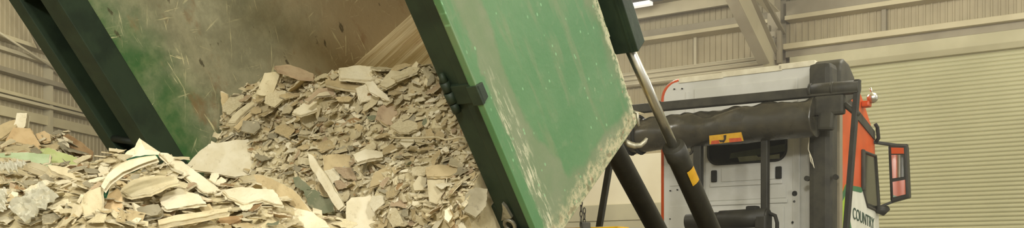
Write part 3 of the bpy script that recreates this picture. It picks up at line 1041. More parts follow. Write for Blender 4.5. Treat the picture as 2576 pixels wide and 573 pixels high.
HX0, HX1, HY0, HY1, ST = -3.6, .75, 1.2, 8.2, .05
nx, ny = int((HX1 - HX0) / ST), int((HY1 - HY0) / ST)
heap_bm = bmesh.new()
g = [[heap_bm.verts.new((HX0 + i * ST, HY0 + j * ST, max(-.02, heap(HX0 + i * ST, HY0 + j * ST)))) for i in range(nx + 1)] for j in range(ny + 1)]
for j in range(ny):
    for i in range(nx):
        q = (g[j][i], g[j][i + 1], g[j + 1][i + 1], g[j + 1][i])
        if max(v.co.z for v in q) > 0: heap_bm.faces.new(q).smooth = False

LOADTOP = [(540, 262), (575, 262), (610, 250), (645, 212), (700, 196), (760, 198), (800, 190), (860, 182), (940, 182), (1000, 178), (1050, 172), (1100, 186), (1160, 200), (1250, 230)]


def load_pt(y, v):
    """v 0 floor .. 1 top edge of the face .. 1.5 back under the roof; y = lateral position in the container"""
    d = 4.6 + .825 * .2 + .565 * y
    px = CX + (O.x + .565 * .2 - .825 * y) / d * F
    zt = CZ + (HY - interp(LOADTOP, px)) / F * d
    tab = [(0, -.95, .2), (.2, -.62, .75), (.38, -.36, 1.15), (.52, -.30, 1.45), (.64, -.23, 1.65), (.76, -.10, 1.85), (.88, .03, 2.06), (.96, .11, zt - .07), (1.0, .20, zt), (1.2, .55, zt + .03), (1.5, 1.0, zt + .06)]
    a = interp([(t, q) for t, q, _ in tab], v); z = interp([(t, q) for t, _, q in tab], v)
    k = .07 * fbm(y * 2.5, z * 2.5, 7) + .05 * fbm(y * 7, z * 7, 1) - .07 * max(0, fbm(y * 5, z * 7, 13) - .1)
    if v > 1: z += .02 * fbm(y * 6, a * 6, 5); k *= .2
    return O + M * y + A * (a - k) + UP * (z - O.z)


load_bm = bmesh.new()
NY_, NV = 64, 60
g = [[load_bm.verts.new(load_pt(.225 + (2.335 - .225) * i / NY_, 1.5 * j / NV)) for i in range(NY_ + 1)] for j in range(NV + 1)]
for j in range(NV):
    for i in range(NY_): load_bm.faces.new((g[j][i], g[j][i + 1], g[j + 1][i + 1], g[j + 1][i]))
for e in (0, NY_):                                        # close both flanks down to the floor plate side
    col = [g[j][e] for j in range(NV + 1)]
    back = [load_bm.verts.new(v.co + A * .5 + UP * .0) for v in col]
    for j in range(NV):
        load_bm.faces.new((col[j], col[j + 1], back[j + 1], back[j]))
bmesh.ops.recalc_face_normals(heap_bm, faces=heap_bm.faces[:])
heap_bm.normal_update(); load_bm.normal_update()
BH, BL = BVHTree.FromBMesh(heap_bm), BVHTree.FromBMesh(load_bm)


def cast(px, py):
    d = ray(px, py).normalized()
    best = None
    for tag, t in (('heap', BH), ('load', BL)):
        loc, n, _, dist = t.ray_cast(CAM, d)
        if loc and (best is None or dist < best[3]):
            if n.dot(d) > 0: n = -n
            best = (tag, loc, n, dist)
    return best


# ------------------------------------------------------------------ fragment shapes
def torn_loop(r, pts2d, size, jag, fine):
    """outline with long ragged wander and short nibbles"""
    pts = []
    k = len(pts2d)
    for i in range(k):
        a, b = Vector(pts2d[i]), Vector(pts2d[(i + 1) % k])
        L = (b - a).length
        m = max(1, int(L / (size * fine)))
        nrm = Vector((b.y - a.y, a.x - b.x)); nrm = nrm.normalized() if nrm.length else nrm
        ph = r.random() * 50
        for s in range(m):
            t = s / m
            w = noise.noise(Vector((ph + t * L / size * 3.2, 0, 0))) * 1.3 + (r.random() - .5) * .8
            e = min(1, 4 * t, 4 * (1 - t)) * .8 + .2
            pts.append(a.lerp(b, t) + nrm * w * size * jag * e)
    return pts


def slab(bm, loop, z0, z1, zf, mt, me):
    """filled outline between two levels, following the bend zf"""
    b2 = bmesh.new()
    vs = [b2.verts.new((p.x, p.y, 0)) for p in loop]
    try:
        f = b2.faces.new(vs)
    except ValueError:
        b2.free(); return
    bmesh.ops.triangulate(b2, faces=[f])
    inner = [e for e in b2.edges if len(e.link_faces) == 2]
    bmesh.ops.subdivide_edges(b2, edges=inner, cuts=1)
    bmesh.ops.triangulate(b2, faces=b2.faces[:])
    b2.normal_update()
    up = sum(f.normal.z for f in b2.faces) > 0
    top = {v: bm.verts.new((v.co.x, v.co.y, zf(v.co.x, v.co.y) + z1)) for v in b2.verts}
    bot = {v: bm.verts.new((v.co.x, v.co.y, zf(v.co.x, v.co.y) + z0)) for v in b2.verts}
    for f in b2.faces:
        a = list(f.verts) if up else list(f.verts)[::-1]
        q = bm.faces.new([top[v] for v in a]); q.material_index = mt
        q = bm.faces.new([bot[v] for v in a[::-1]]); q.material_index = mt
    for e in b2.edges:
        if len(e.link_faces) == 1:
            f = e.link_faces[0]; l = [x for x in f.loops if x.edge == e][0]
            u, w = l.vert, l.link_loop_next.vert
            if not up: u, w = w, u
            q = bm.faces.new((top[w], top[u], bot[u], bot[w])); q.material_index = me
    b2.free()


def plate_bm(r, pts2d, th, bend=(0, 0), jag=.08, fine=.13):
    """a torn board: paper plies (slot 0) over a gypsum core (slot 1), each ply torn along its own line; bent a little"""
    size = max((Vector(p)).length for p in pts2d)
    bx, by = bend; ph = r.random() * 99

    def zf(x, y): return bx * x * x + by * y * y + .035 * size * noise.noise(Vector((x / size * 1.6 + ph, y / size * 1.6, 0)))

    bm = bmesh.new()
    def sc(k): return [(x * k, y * k) for x, y in pts2d]
    slab(bm, torn_loop(r, sc(.97), size, jag, fine), -th * .36, th * .36, zf, 1, 1)
    slab(bm, torn_loop(r, sc(1.0 if r.random() < .7 else .93), size, jag, fine), th * .37, th * .5, zf, 0, 0)
    slab(bm, torn_loop(r, sc(1.01), size, jag, fine), -th * .5, -th * .37, zf, 0, 0)
    return bm


def rand_outline(r, n, el):
    out = []
    ph = r.random() * 6.28
    for i in range(n):
        t = ph + 2 * math.pi * (i + (r.random() - .5) * .7) / n
        q = .62 + .5 * r.random()
        out.append((math.cos(t) * q, math.sin(t) * q * el))
    return out


def scrap_bm(r):
    """curled sheet of torn board paper, unit size"""
    bm = bmesh.new()
    n, m = 9, 5
    w = .35 + .35 * r.random(); curl = (r.random() - .3) * 2.6; tw = (r.random() - .5) * 1.2
    e0 = [(r.random() - .5) * .22 for _ in range(n + 1)]; e1 = [(r.random() - .5) * .22 for _ in range(n + 1)]
    top = []
    for i in range(n + 1):
        s = i / n * 2 - 1
        row = []
        ang = curl * s * .5
        for j in range(m + 1):
            t = j / m * 2 - 1
            yy = t * w + (e0[i] if j == 0 else e1[i] if j == m else 0)
            x = math.sin(ang) / curl * 2 if abs(curl) > .05 else s
            z = (1 - math.cos(ang)) / curl * 2 if abs(curl) > .05 else 0
            z += tw * s * t * .25 + .05 * noise.noise(Vector((s * 3, t * 3, curl * 9)))
            row.append(Vector((x, yy, z)))
        top.append(row)
    for sd in (0, 1):
        vs = [[bm.verts.new(p + Vector((0, 0, -.035 * sd))) for p in row] for row in top]
        for i in range(n):
            for j in range(m):
                q = [vs[i][j], vs[i + 1][j], vs[i + 1][j + 1], vs[i][j + 1]]
                if sd: q.reverse()
                bm.faces.new(q)
        if sd == 0: up = vs
        else: dn_ = vs
    ed = [(i, 0) for i in range(n + 1)] + [(n, j) for j in range(1, m + 1)] + [(i, m) for i in range(n - 1, -1, -1)] + [(0, j) for j in range(m - 1, 0, -1)]
    for (a, b), (c, d) in zip(ed, ed[1:] + ed[:1]):
        f = bm.faces.new((up[a][b], dn_[a][b], dn_[c][d], up[c][d])); f.material_index = 1
    bmesh.ops.recalc_face_normals(bm, faces=bm.faces[:])
    return bm


def to_mesh(name, bm, mats):
    me = bpy.data.meshes.new(name); bm.to_mesh(me); bm.free()
    for q in mats: me.materials.append(MAT[q])
    return me


COLS = ['cream', 'ivory', 'tan', 'grey', 'pink', 'green', 'brown']
CNAME = {'cream': 'cream', 'ivory': 'pale ivory', 'tan': 'tan', 'grey': 'grey', 'pink': 'pinkish', 'green': 'dull green', 'brown': 'brown'}
PLATES = {c: [] for c in COLS}
SCRAPS = {c: [] for c in COLS}
for c in COLS:
    for i in range(9):
        el = R.choice((.4, .55, .7, .85, .95))
        PLATES[c].append(to_mesh('plasterboard_fragment', plate_bm(R, rand_outline(R, R.choice((4, 5, 5, 6, 7)), el), R.choice((.06, .09, .14)), ((R.random() - .5) * .35, (R.random() - .5) * .25), .08, .16), (c, 'core')))
    for i in range(5):
        SCRAPS[c].append(to_mesh('paper_scrap', scrap_bm(R), (c, 'core')))


def orient(n, spin):
    z = n.normalized(); x = z.orthogonal().normalized()
    x = (Matrix.Rotation(spin, 3, z) @ x); y = z.cross(x)
    return Matrix((x, y, z)).transposed()


# ------------------------------------------------------------------ the big recognisable pieces
HERO_PX = []


def hero(name, label, cat, poly, mats, normal, th=.012, lift=.05, bend=0, Y=None, group=None, jag=.035):
    """flat torn board: corners where the sight lines meet the board's own plane"""
    cx = sum(p[0] for p in poly) / len(poly); cy = sum(p[1] for p in poly) / len(poly)
    if Y is None:
        h = next(q for q in (cast(cx, cy + 6 * i) for i in range(40)) if q)
        c = CAM + ray(cx, cy) * h[1].y + h[2] * lift * .62
    else:
        c = P(cx, cy, Y)
    n = Vector(normal).normalized()
    if n.dot(CAM - c) < 0: n = -n
    M3 = orient(n, .3); inv = M3.transposed()
    pts = [(inv @ (hit(x, y, c, n) - c)).to_2d() for x, y in poly]
    ar = sum(a.x * b.y - b.x * a.y for a, b in zip(pts, pts[1:] + pts[:1]))
    if ar < 0: pts.reverse()
    bm = plate_bm(random.Random(int(cx * 7 + cy)), [tuple(p) for p in pts], th, (bend, bend * .4), jag, .07)
    o = mesh_obj(name, bm, mats, None, Matrix.Translation(c) @ M3.to_4x4())
    o['label'] = label; o['category'] = cat
    if group: o['group'] = group
    HERO_PX.append((cx, cy, poly))
    return o


V = Vector
PB = 'plasterboard_sheet'
hero(PB, 'largest clean white plasterboard sheet lying at the foot of the load in the container mouth', 'plasterboard', [(462, 424), (490, 396), (526, 363), (575, 358), (624, 350), (640, 388), (664, 421), (640, 440), (592, 446), (540, 436)], ('ivory', 'core'), (.05, -.9, .5), .012, .10, jag=.02)
hero(PB, 'long white board leaning down across the front heap below the left post', 'plasterboard', [(394, 384), (418, 386), (472, 420), (515, 450), (560, 486), (540, 492), (512, 488), (470, 452), (440, 430)], ('ivory', 'core'), (.25, -.75, .6), .013, .10, jag=.02)
hero(PB, 'pointed white flap standing on the peak of the heap beside the left post', 'plasterboard', [(352, 349), (359, 362), (366, 378), (404, 384), (390, 400), (330, 402), (306, 408), (318, 386), (340, 372)], ('ivory', 'core'), (-.1, -.85, .5), .010, .07, jag=.05)
hero(PB, 'peach coloured board on the mound at far left behind the front heap', 'plasterboard', [(15, 357), (34, 322), (77, 324), (92, 348), (104, 372), (82, 392), (8, 392)], ('peach', 'core'), (.1, -.85, .5), .012, .08, jag=.03)
hero('plasterboard_block', 'upright pale block standing on top of the far left mound', 'plasterboard', [(47, 288), (72, 288), (68, 322), (60, 330), (38, 326)], ('ivory', 'core'), (.1, -.95, .2), .05, .10, jag=.02)
hero(PB, 'mint green board lying on the left edge of the far mound', 'plasterboard', [(-30, 388), (70, 386), (130, 390), (128, 412), (90, 422), (-30, 424)], ('mint', 'core'), (.05, -.7, .7), .012, .09, jag=.03)
hero(PB, 'lime green torn board right of the mint green one on the far mound', 'plasterboard', [(84, 374), (128, 376), (160, 386), (198, 400), (196, 420), (170, 424), (128, 408), (96, 398)], ('lime', 'core'), (-.05, -.75, .65), .012, .12, jag=.06)
hero(PB, 'brown curled board edge running down the right side of the far left mound', 'plasterboard', [(158, 342), (172, 338), (206, 360), (236, 384), (232, 398), (210, 402), (186, 384), (164, 362)], ('brown', 'core'), (.4, -.8, .4), .02, .06, bend=-1.2)
hero(PB, 'tan torn board on the upper left of the far mound', 'plasterboard', [(-20, 330), (10, 312), (40, 302), (44, 318), (24, 336), (4, 350), (-20, 350)], ('tan', 'core'), (-.2, -.8, .5), .012, .05)
hero(PB, 'round orange tan piece in the middle of the far left mound', 'plasterboard', [(90, 338), (112, 330), (126, 340), (128, 356), (112, 360), (96, 352)], ('peach', 'core'), (.3, -.8, .5), .012, .10)
hero(PB, 'long layered plank of board lying across the left of the front heap', 'plasterboard', [(24, 401), (60, 408), (110, 424), (170, 446), (226, 466), (222, 474), (160, 458), (90, 434), (30, 412)], ('cream', 'core'), (.1, -.45, .9), .03, .08, jag=.015)
hero(PB, 'second layered plank under the long one at left of the front heap', 'plasterboard', [(120, 420), (170, 428), (214, 450), (222, 462), (180, 452), (130, 434)], ('cream', 'core'), (.15, -.5, .85), .02, .11, jag=.03)
hero(PB, 'long strip of board arching over a dark green lining on the front heap', 'plasterboard', [(396, 398), (400, 404), (350, 420), (310, 436), (276, 458), (262, 476), (254, 468), (270, 444), (306, 418), (350, 404)], ('ivory', 'core'), (-.1, -.8, .6), .016, .42, jag=.02)
hero('green_strip', 'dark green strip under the arching board on the front heap', 'strip', [(376, 404), (350, 424), (312, 440), (280, 462), (268, 496), (260, 496), (262, 468), (284, 446), (324, 424)], ('dark_green_scrap', 'dark_green_scrap'), (-.1, -.9, .4), .008, .34, jag=.03)
hero('green_strip', 'small green strip on the heap peak below the white flap', 'strip', [(318, 402), (340, 394), (398, 392), (396, 398), (350, 402), (322, 408)], ('dark_green_scrap', 'dark_green_scrap'), (-.05, -.6, .8), .010, .22, jag=.03)
hero(PB, 'cream box end panel folded down at left of the arching board', 'plasterboard', [(216, 488), (256, 470), (259, 500), (258, 552), (230, 556), (200, 538), (206, 510)], ('cream', 'core'), (-.25, -.95, .2), .014, .12, jag=.02)
hero(PB, 'curved cream panel standing right of the folded box end on the front heap', 'plasterboard', [(270, 494), (296, 474), (306, 486), (312, 520), (306, 540), (282, 540), (264, 530), (262, 508)], ('peach', 'core'), (.1, -.95, .3), .012, .10, bend=1.5, jag=.02)
hero(PB, 'broad cream sheet lying on the front heap right of the arching board', 'plasterboard', [(300, 486), (322, 462), (352, 448), (400, 444), (448, 448), (452, 462), (420, 470), (380, 492), (330, 498)], ('cream', 'core'), (-.1, -.6, .8), .012, .10, jag=.05)
hero(PB, 'white sheet beneath the long leaning board on the front heap', 'plasterboard', [(410, 492), (448, 476), (500, 492), (520, 516), (470, 520), (420, 530), (404, 512)], ('ivory', 'core'), (.05, -.6, .8), .012, .09, jag=.06)
hero('grey_offcut', 'dark grey rounded offcut low in the front heap', 'offcut', [(316, 540), (330, 526), (370, 517), (400, 516), (408, 530), (396, 540), (356, 546), (330, 550)], ('grey', 'grey'), (0, -.9, .4), .03, .20, bend=-2)
hero(PB, 'long cream lath of board lying level near the bottom of the front heap', 'plasterboard', [(398, 558), (440, 548), (520, 536), (576, 530), (574, 540), (500, 552), (420, 568), (400, 570)], ('cream', 'core'), (0, -.55, .85), .022, .08, jag=.015)
hero('tile_shard', 'orange brown shard lying under the cream lath at the bottom', 'shard', [(544, 552), (580, 546), (612, 544), (606, 556), (580, 566), (556, 566)], ('brown', 'brown'), (.1, -.7, .7), .012, .07)
hero(PB, 'broad white sheet on the front heap below the largest clean sheet', 'plasterboard', [(557, 484), (606, 472), (650, 478), (690, 480), (704, 500), (712, 520), (690, 516), (660, 506), (612, 518), (572, 502)], ('ivory', 'core'), (.05, -.65, .75), .012, .10, jag=.04)
hero(PB, 'tan board on edge sloping down right of the largest clean sheet', 'plasterboard', [(640, 440), (664, 442), (700, 458), (742, 480), (766, 510), (790, 540), (778, 548), (740, 520), (700, 500), (660, 472), (648, 458)], ('tan', 'core'), (-.35, -.9, .2), .014, .09, jag=.015)
hero(PB, 'cream strip lying along the top of the sloping tan board', 'plasterboard', [(600, 448), (646, 440), (700, 452), (748, 476), (742, 484), (700, 468), (650, 452), (610, 458)], ('cream', 'core'), (-.05, -.45, .9), .014, .11, jag=.03)
hero(PB, 'narrow white board leaning back against the load right of the grey green piece', 'plasterboard', [(776, 386), (788, 392), (800, 408), (836, 462), (868, 518), (854, 530), (838, 508), (806, 458), (782, 418)], ('ivory', 'core'), (-.55, -.75, .3), .014, .12, jag=.015)
hero(PB, 'grey green board stained with paint between two leaning boards', 'plasterboard', [(764, 480), (792, 478), (822, 492), (840, 516), (842, 534), (804, 538), (776, 516)], ('green', 'core'), (-.2, -.85, .4), .012, .08, jag=.04)
hero(PB, 'small grey green board standing behind the grey green stained one', 'plasterboard', [(738, 448), (752, 444), (776, 466), (784, 478), (762, 480), (744, 470)], ('green', 'core'), (-.3, -.85, .3), .012, .10)
hero(PB, 'white board sloping down to the frame bottom at the right of the front heap', 'plasterboard', [(716, 520), (742, 520), (790, 538), (824, 562), (832, 580), (770, 580), (730, 552)], ('ivory', 'core'), (-.2, -.7, .65), .014, .09, jag=.03)
hero(PB, 'smooth rounded pale grey board at the foot of the load, bottom centre', 'plasterboard', [(868, 590), (872, 510), (884, 498), (932, 494), (958, 520), (974, 546), (962, 574), (940, 592)], ('ivory', 'core'), (0, -.95, .3), .013, .10, jag=.025)
hero(PB, 'square hanging cream plate in the lower middle of the load', 'plasterboard', [(1074, 450), (1121, 446), (1120, 480), (1117, 511), (1098, 514), (1080, 508)], ('cream', 'core'), (-.05, -.97, .2), .012, .08, jag=.02)
hero(PB, 'folded plate just above the square hanging one in the load', 'plasterboard', [(1070, 424), (1100, 416), (1150, 422), (1158, 434), (1126, 446), (1074, 446)], ('tan', 'core'), (0, -.7, .7), .014, .09, jag=.04)
hero(PB, 'pale grey plate in the load beside the foot of the right post', 'plasterboard', [(1170, 486), (1196, 472), (1226, 476), (1222, 520), (1196, 548), (1168, 532)], ('grey', 'core'), (.15, -.9, .4), .012, .08, jag=.03)
hero(PB, 'small plate left of the square hanging one in the load', 'plasterboard', [(1038, 466), (1052, 444), (1073, 444), (1070, 478), (1042, 480)], ('cream', 'core'), (.2, -.9, .3), .012, .07)
hero(PB, 'torn cream flap below the square hanging plate at the bottom of the load', 'plasterboard', [(1118, 530), (1140, 512), (1152, 516), (1140, 540), (1128, 560), (1118, 552)], ('ivory', 'core'), (.3, -.85, .4), .010, .08)
hero('plasterboard_block', 'thick cream block standing at the top left of the load', 'plasterboard', [(648, 240), (668, 186), (708, 183), (700, 212), (690, 236), (668, 244)], ('cream', 'core'), (-.25, -.9, .3), .03, .09, jag=.02)
hero(PB, 'pinkish brown plank lying on the very top left of the load', 'plasterboard', [(688, 170), (724, 165), (760, 176), (792, 190), (790, 202), (750, 198), (700, 180)], ('pink', 'pink'), (.1, -.5, .85), .016, .07, jag=.02)
hero(PB, 'tan corner piece standing against the left container wall', 'plasterboard', [(555, 228), (573, 236), (580, 262), (588, 292), (574, 312), (562, 296)], ('tan', 'core'), (.1, -.95, .3), .012, .08)
hero(PB, 'long cream stick leaning right of the tan corner piece', 'plasterboard', [(574, 312), (584, 294), (620, 266), (650, 248), (654, 254), (620, 282), (592, 312)], ('cream', 'core'), (-.1, -.8, .6), .02, .12, jag=.02)
hero(PB, 'second stick leaning just below the long cream one', 'plasterboard', [(588, 322), (612, 300), (648, 270), (654, 276), (622, 304), (600, 330)], ('tan', 'core'), (-.1, -.8, .6), .018, .12, jag=.02)
hero(PB, 'tilted cream plate in the upper left of the load', 'plasterboard', [(734, 286), (762, 262), (800, 254), (830, 248), (822, 266), (790, 282), (756, 292)], ('ivory', 'core'), (-.1, -.65, .75), .012, .10, jag=.04)
hero(PB, 'wide pale plate on top of the middle of the load', 'plasterboard', [(850, 174), (900, 168), (958, 174), (962, 184), (934, 206), (890, 204), (854, 200)], ('ivory', 'core'), (.05, -.65, .75), .014, .08, jag=.03)
hero(PB, 'tilted pale plate on top of the load right of the wide one', 'plasterboard', [(954, 214), (984, 180), (1022, 184), (1016, 198), (972, 224)], ('cream', 'core'), (-.1, -.7, .7), .014, .10, jag=.03)
hero(PB, 'brown shaded plank under the wide pale plate on the load', 'plasterboard', [(818, 206), (860, 208), (926, 222), (924, 234), (870, 226), (820, 216)], ('tan', 'core'), (.05, -.6, .8), .016, .09, jag=.02)
hero(PB, 'folded paper tongue hanging below the tilted pale plate on the load', 'plasterboard', [(918, 208), (938, 204), (950, 222), (974, 240), (982, 256), (960, 248), (930, 232)], ('ivory', 'core'), (.1, -.9, .4), .008, .12, jag=.05)
hero(PB, 'bent grey brown strip in the upper left of the load above the tilted plate', 'plasterboard', [(766, 258), (800, 226), (840, 222), (846, 240), (838, 244), (826, 232), (804, 236), (776, 262)], ('pink', 'core'), (-.1, -.8, .6), .014, .12, jag=.02)
hero(PB, 'smooth pinkish grey plate in the upper middle of the load', 'plasterboard', [(944, 300), (952, 272), (972, 260), (1000, 264), (1010, 300), (992, 318), (964, 312)], ('pink', 'core'), (.1, -.95, .2), .012, .07, jag=.03)
hero(PB, 'square tan plate at the left of the lower load above the leaning board', 'plasterboard', [(812, 392), (846, 388), (882, 392), (880, 438), (850, 440), (816, 434)], ('tan', 'core'), (.1, -.9, .4), .012, .09, jag=.03)
hero(PB, 'tan plate pair in the lower middle of the load left of the square hanging plate', 'plasterboard', [(940, 436), (976, 420), (1006, 416), (998, 436), (960, 462), (930, 474)], ('tan', 'core'), (.05, -.8, .6), .012, .09, jag=.03)
hero(PB, 'stack edge of bent pale boards in the left middle of the load', 'plasterboard', [(888, 392), (920, 378), (966, 386), (962, 398), (930, 402), (900, 412)], ('ivory', 'core'), (.05, -.7, .7), .02, .10, jag=.04)
hero(PB, 'cream slab at the left of the load beneath the leaning sticks', 'plasterboard', [(606, 330), (612, 304), (650, 306), (656, 322), (640, 338)], ('grey', 'core'), (0, -.9, .4), .012, .10, jag=.04)
# beige cable across the load
bm = bmesh.new()
pts = []
for i in range(15):
    x = 1008 + (1196 - 1008) * i / 14; y = 373 + 8 * math.sin(i / 14 * math.pi) + (2 if i % 3 else 0) - 4 * i / 14
    h = cast(x, y); pts.append(h[1] + h[2] * .075)
for k in range(2):
    for i in range(1, len(pts) - 1): pts[i] = (pts[i - 1] + pts[i] * 2 + pts[i + 1]) / 4
ctr = pts[7].copy()
tube(bm, [p - ctr for p in pts], .0055, 8)
o = mesh_obj('cable', bm, 'cream', None, Matrix.Translation(ctr)); o['label'] = 'thin beige cable lying across the middle of the load'; o['category'] = 'cable'
# crumpled clear plastic on the left of the heap
tp = NT('clear_crumpled_plastic'); tp.col(lin((226, 224, 206))); tp.b.inputs['Alpha'].default_value = .45; MAT['plastic'] = tp.rs(.3, 0, .5)
for j, (px, py, s, lb) in enumerate(((112, 540, .075, 'crumpled clear plastic sheet on the front left of the heap'), (12, 548, .06, 'bluish clear plastic scrap at the far left bottom of the heap'), (42, 470, .05, 'pale plastic scrap below the long layered plank'))):
    h = cast(px, py); bm = bmesh.new()
    n = 16
    vs = [[bm.verts.new((s * (i / n * 2 - 1), s * .75 * (k / n * 2 - 1), .03 * noise.noise(Vector((i * .5 + j * 9, k * .5, 0))) + .02 * noise.noise(Vector((i * 1.3, k * 1.3, j * 4))))) for k in range(n + 1)] for i in range(n + 1)]
    for i in range(n):
        for k in range(n):
            bm.faces.new((vs[i][k], vs[i + 1][k], vs[i + 1][k + 1], vs[i][k + 1]))
    ex = bmesh.ops.extrude_face_region(bm, geom=bm.faces[:]); bmesh.ops.translate(bm, verts=[v for v in ex['geom'] if isinstance(v, bmesh.types.BMVert)], vec=(0, 0, -.002))
    o = mesh_obj('plastic_scrap', bm, 'plastic', None, Matrix.Translation(h[1] + h[2] * .09) @ orient(h[2] + V((0, -.3, .3)), j).to_4x4())
    o['label'] = lb; o['category'] = 'plastic'

# ------------------------------------------------------------------ the countable fragments
def zone(tag, px, py):
    if tag == 'load':
        if py < 250: return 'along the top of the load'
        if py < 370: return ('in the upper left of the load' if px < 850 else 'in the upper right of the load')
        return ('in the lower left of the load' if px < 1000 else 'in the lower right of the load')
    if py < 400 and px < 280: return 'on the far left mound'
    if px < 230: return 'on the left of the front heap'
    if px < 520: return 'in the middle of the front heap'
    return 'on the right of the front heap'


def inside_hero(px, py):
    for cx, cy, poly in HERO_PX:
        s = False; k = len(poly)
        for i in range(k):
            (x1, y1), (x2, y2) = poly[i], poly[(i + 1) % k]
            if (y1 > py) != (y2 > py) and px < (x2 - x1) * (py - y1) / (y2 - y1) + x1: s = not s
        if s: return True
    return False


WCOL = {'load': (('cream', 34), ('ivory', 16), ('tan', 24), ('grey', 14), ('pink', 8), ('green', 2), ('brown', 2)),
        'heap': (('cream', 34), ('ivory', 32), ('tan', 16), ('grey', 10), ('pink', 3), ('green', 2), ('brown', 3))}


def pick(tag):
    t = R.random() * 100
    for c, w in WCOL[tag]:
        t -= w
        if t <= 0: return c
    return 'cream'


placed = []


def scatter(tag, boxpx, count, rpx, kind, upw, rnd, gap):
    x0, y0, x1, y1 = boxpx; tries = 0; done = 0
    while done < count and tries < count * 60:
        tries += 1
        px, py = x0 + R.random() * (x1 - x0), y0 + R.random() * (y1 - y0)
        h = cast(px, py)
        if not h or h[0] != tag or inside_hero(px, py): continue
        s = rpx[0] + (rpx[1] - rpx[0]) * R.random() ** 2.0
        if any((px - a) ** 2 + (py - b) ** 2 < (gap * (s + c)) ** 2 for a, b, c in placed): continue
        # stay out of the container's right post and left wall
        q = MCI @ h[1]
        rad = s / F * h[1].y
        if tag == 'load' and (q.y < .215 + rad * .75 or q.y > 2.36 - rad * .8): continue
        placed.append((px, py, s))
        c = pick(tag)
        if tag == 'heap' and px < 235 and R.random() < .4: c = 'grey'  # more grey pieces here, the left side's shadows put into their colour
        n = (UP * upw + h[2] * (1 - upw) + V((R.random() - .5, R.random() - .5, R.random() - .5)) * rnd).normalized()
        mesh = R.choice(PLATES[c] if kind == 'plasterboard_fragment' else SCRAPS[c])
        o = bpy.data.objects.new(kind, mesh); C.objects.link(o)
        zs = rad * (.75 + .5 * R.random())
        zs = max(min(zs, .09), .035) if kind == 'plasterboard_fragment' else rad
        o.matrix_world = Matrix.Translation(h[1] + h[2] * (.012 + rad * .25)) @ orient(n, R.random() * 6.28).to_4x4() @ Matrix.Diagonal((rad, rad, zs, 1))
        z = zone(tag, px, py)
        o['label'] = ('small %s plasterboard fragment %s' if kind == 'plasterboard_fragment' else 'torn curl of %s paper %s') % (CNAME[c], z)
        o['category'] = 'plasterboard' if kind == 'plasterboard_fragment' else 'paper'
        o['group'] = ('%s plasterboard fragments %s' if kind == 'plasterboard_fragment' else '%s paper scraps %s') % (CNAME[c], z)
        done += 1


PF, PS = 'plasterboard_fragment', 'paper_scrap'
scatter('load', (555, 165, 1255, 260), 60, (20, 46), PF, .50, .55, .40)
scatter('load', (555, 240, 1255, 573), 130, (16, 40), PF, .42, .7, .42)
scatter('heap', (0, 300, 300, 420), 36, (16, 36), PF, .5, .7, .42)
scatter('heap', (0, 380, 900, 573), 74, (22, 52), PF, .55, .7, .42)
scatter('load', (555, 165, 1255, 573), 110, (13, 32), PS, .4, 1.0, .38)
scatter('heap', (0, 300, 900, 573), 85, (16, 40), PS, .5, 1.0, .38)

# ------------------------------------------------------------------ uncountable rubble: one object for each pile
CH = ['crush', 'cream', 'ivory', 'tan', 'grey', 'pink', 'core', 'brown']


def chips(bm, spots, smin, smax, rnd, upw):
    for loc, n in spots:
        s = smin + (smax - smin) * R.random() ** 2.2
        nn = (UP * upw + n * (1 - upw) + V((R.random() - .5, R.random() - .5, R.random() - .5)) * rnd).normalized()
        M3 = orient(nn, R.random() * 6.28)
        k = R.choice((4, 5, 5, 6)); ol = rand_outline(R, k, R.choice((.4, .6, .8)))
        th = R.choice((.004, .006, .009, .012)); mi = R.choice((1, 1, 1, 2, 2, 3, 3, 4, 5, 6, 6)) if R.random() < .95 else 7
        c = loc + n * (s * .35)
        a = [bm.verts.new(c + M3 @ V((x * s, y * s, th / 2 + (R.random() - .5) * s * .25))) for x, y in ol]
        b = [bm.verts.new(v.co - nn * th) for v in a]
        f = bm.faces.new(a); f.material_index = mi
        f = bm.faces.new(b[::-1]); f.material_index = mi
        for i in range(k):
            f = bm.faces.new((a[(i + 1) % k], a[i], b[i], b[(i + 1) % k])); f.material_index = 6


def spots_on(bm, count, ok):
    faces = [f for f in bm.faces if ok(f.calc_center_median())]
    areas = [f.calc_area() for f in faces]; out = []
    for f in R.choices(faces, areas, k=count):
        w = [R.random() + .05 for _ in f.verts]; t = sum(w)
        p = sum((v.co * x / t for v, x in zip(f.verts, w)), V()); n = f.normal.copy()
        if n.dot(CAM - p) < 0: n = -n
        out.append((p, n))
    return out


sp = spots_on(load_bm, 8500, lambda p: .235 < (MCI @ p).y < 2.32 and p.z > 1.2)
sp = [(p, n) for p, n in sp if .24 < (MCI @ p).y < 2.33]
sh = spots_on(heap_bm, 7500, lambda p: 3.0 < p.y < 6.4 and p.x < .6 and p.z > .9)
bm = load_bm.copy(); chips(bm, sp, .008, .040, 1.1, .35)
for nm, bm, lb in (('plaster_rubble', bm, 'crushed gypsum and board crumbs packed into the load in the container'),):
    o = mesh_obj(nm, bm, CH); o['kind'] = 'stuff'; o['label'] = lb; o['category'] = 'rubble'
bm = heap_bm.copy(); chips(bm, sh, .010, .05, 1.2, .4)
o = mesh_obj('plaster_rubble', bm, CH); o['kind'] = 'stuff'; o['label'] = 'crushed gypsum and board crumbs of the heap on the floor in front'; o['category'] = 'rubble'

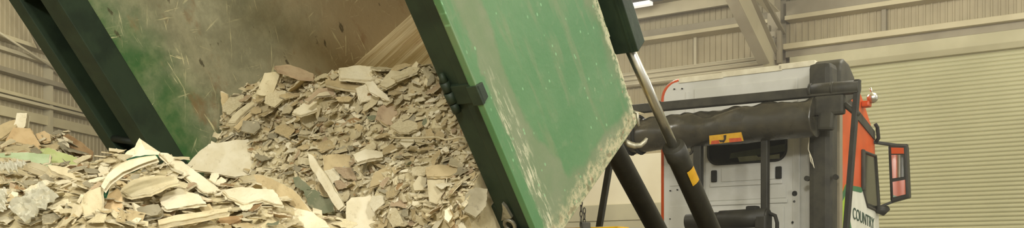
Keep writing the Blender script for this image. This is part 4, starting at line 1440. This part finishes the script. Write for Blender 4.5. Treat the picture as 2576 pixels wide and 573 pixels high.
# ------------------------------------------------------------------ dust hanging in the hall behind the container
hz = bpy.data.materials.new('dusty_air'); hz.use_nodes = True; ht = hz.node_tree; ht.nodes.clear()
hv = ht.nodes.new('ShaderNodeVolumePrincipled'); hv.inputs['Density'].default_value = .011; hv.inputs['Color'].default_value = (.9, .87, .78, 1); hv.inputs['Anisotropy'].default_value = .2
ho = ht.nodes.new('ShaderNodeOutputMaterial'); ht.links.new(hv.outputs[0], ho.inputs['Volume'])
bm = bmesh.new(); prism(bm, [(-4.2, WR + .5, .1), (-4.2, WL, .1), (7.0, WL, .1), (7.0, WR + .5, .1)], Vector((0, 0, 6.0)))
MAT['haze'] = hz
o = mesh_obj('dust_haze', bm, 'haze', None, frame(A, M, UP, T)); o['kind'] = 'stuff'; o['label'] = 'thin pale dust hanging in the air around the lorry cab'; o['category'] = 'dust'

# ------------------------------------------------------------------ light
def lamp(loc, power, radius=.35, col=(1, .975, .88)):  # unseen point lamp, added to brighten the container, load, walls and roof
    l = bpy.data.lights.new('added_fill_lamp', 'POINT'); l.energy = power; l.shadow_soft_size = radius; l.color = col
    o = bpy.data.objects.new('added_fill_lamp', l); C.objects.link(o); o.location = loc


for loc, pw in (((4.5, -6.5, 6.4), 2100), ((-2.0, -7.0, 6.0), 2600), ((1.5, 0.0, 6.9), 300), ((6.5, 3.5, 6.6), 500), ((5.5, 11.0, 5.9), 380),
                ((-6.0, 9.0, 6.4), 420), ((-7.0, 17.0, 6.0), 320), ((1.2, 14.5, 5.7), 420), ((11, 10.0, 6.2), 240)):
    lamp(loc, pw, .6)

w = bpy.data.worlds.new('daylight'); bpy.context.scene.world = w; w.use_nodes = True
w.node_tree.nodes['Background'].inputs[0].default_value = (1, .96, .84, 1)
w.node_tree.nodes['Background'].inputs[1].default_value = .75

cam = bpy.data.cameras.new('camera'); co = bpy.data.objects.new('camera', cam); C.objects.link(co)
co.location = CAM; co.rotation_euler = (math.pi / 2, 0, 0)
cam.sensor_width = 36; cam.lens = 36 * F / 2576; cam.shift_y = (HY - 286.5) / 2576
cam.clip_start = .05; cam.clip_end = 200
sc = bpy.context.scene
sc.camera = co
sc.view_settings.view_transform = 'Standard'; sc.view_settings.look = 'None'; sc.view_settings.gamma = 1
sc.view_settings.use_curve_mapping = False; sc.view_settings.exposure = 0
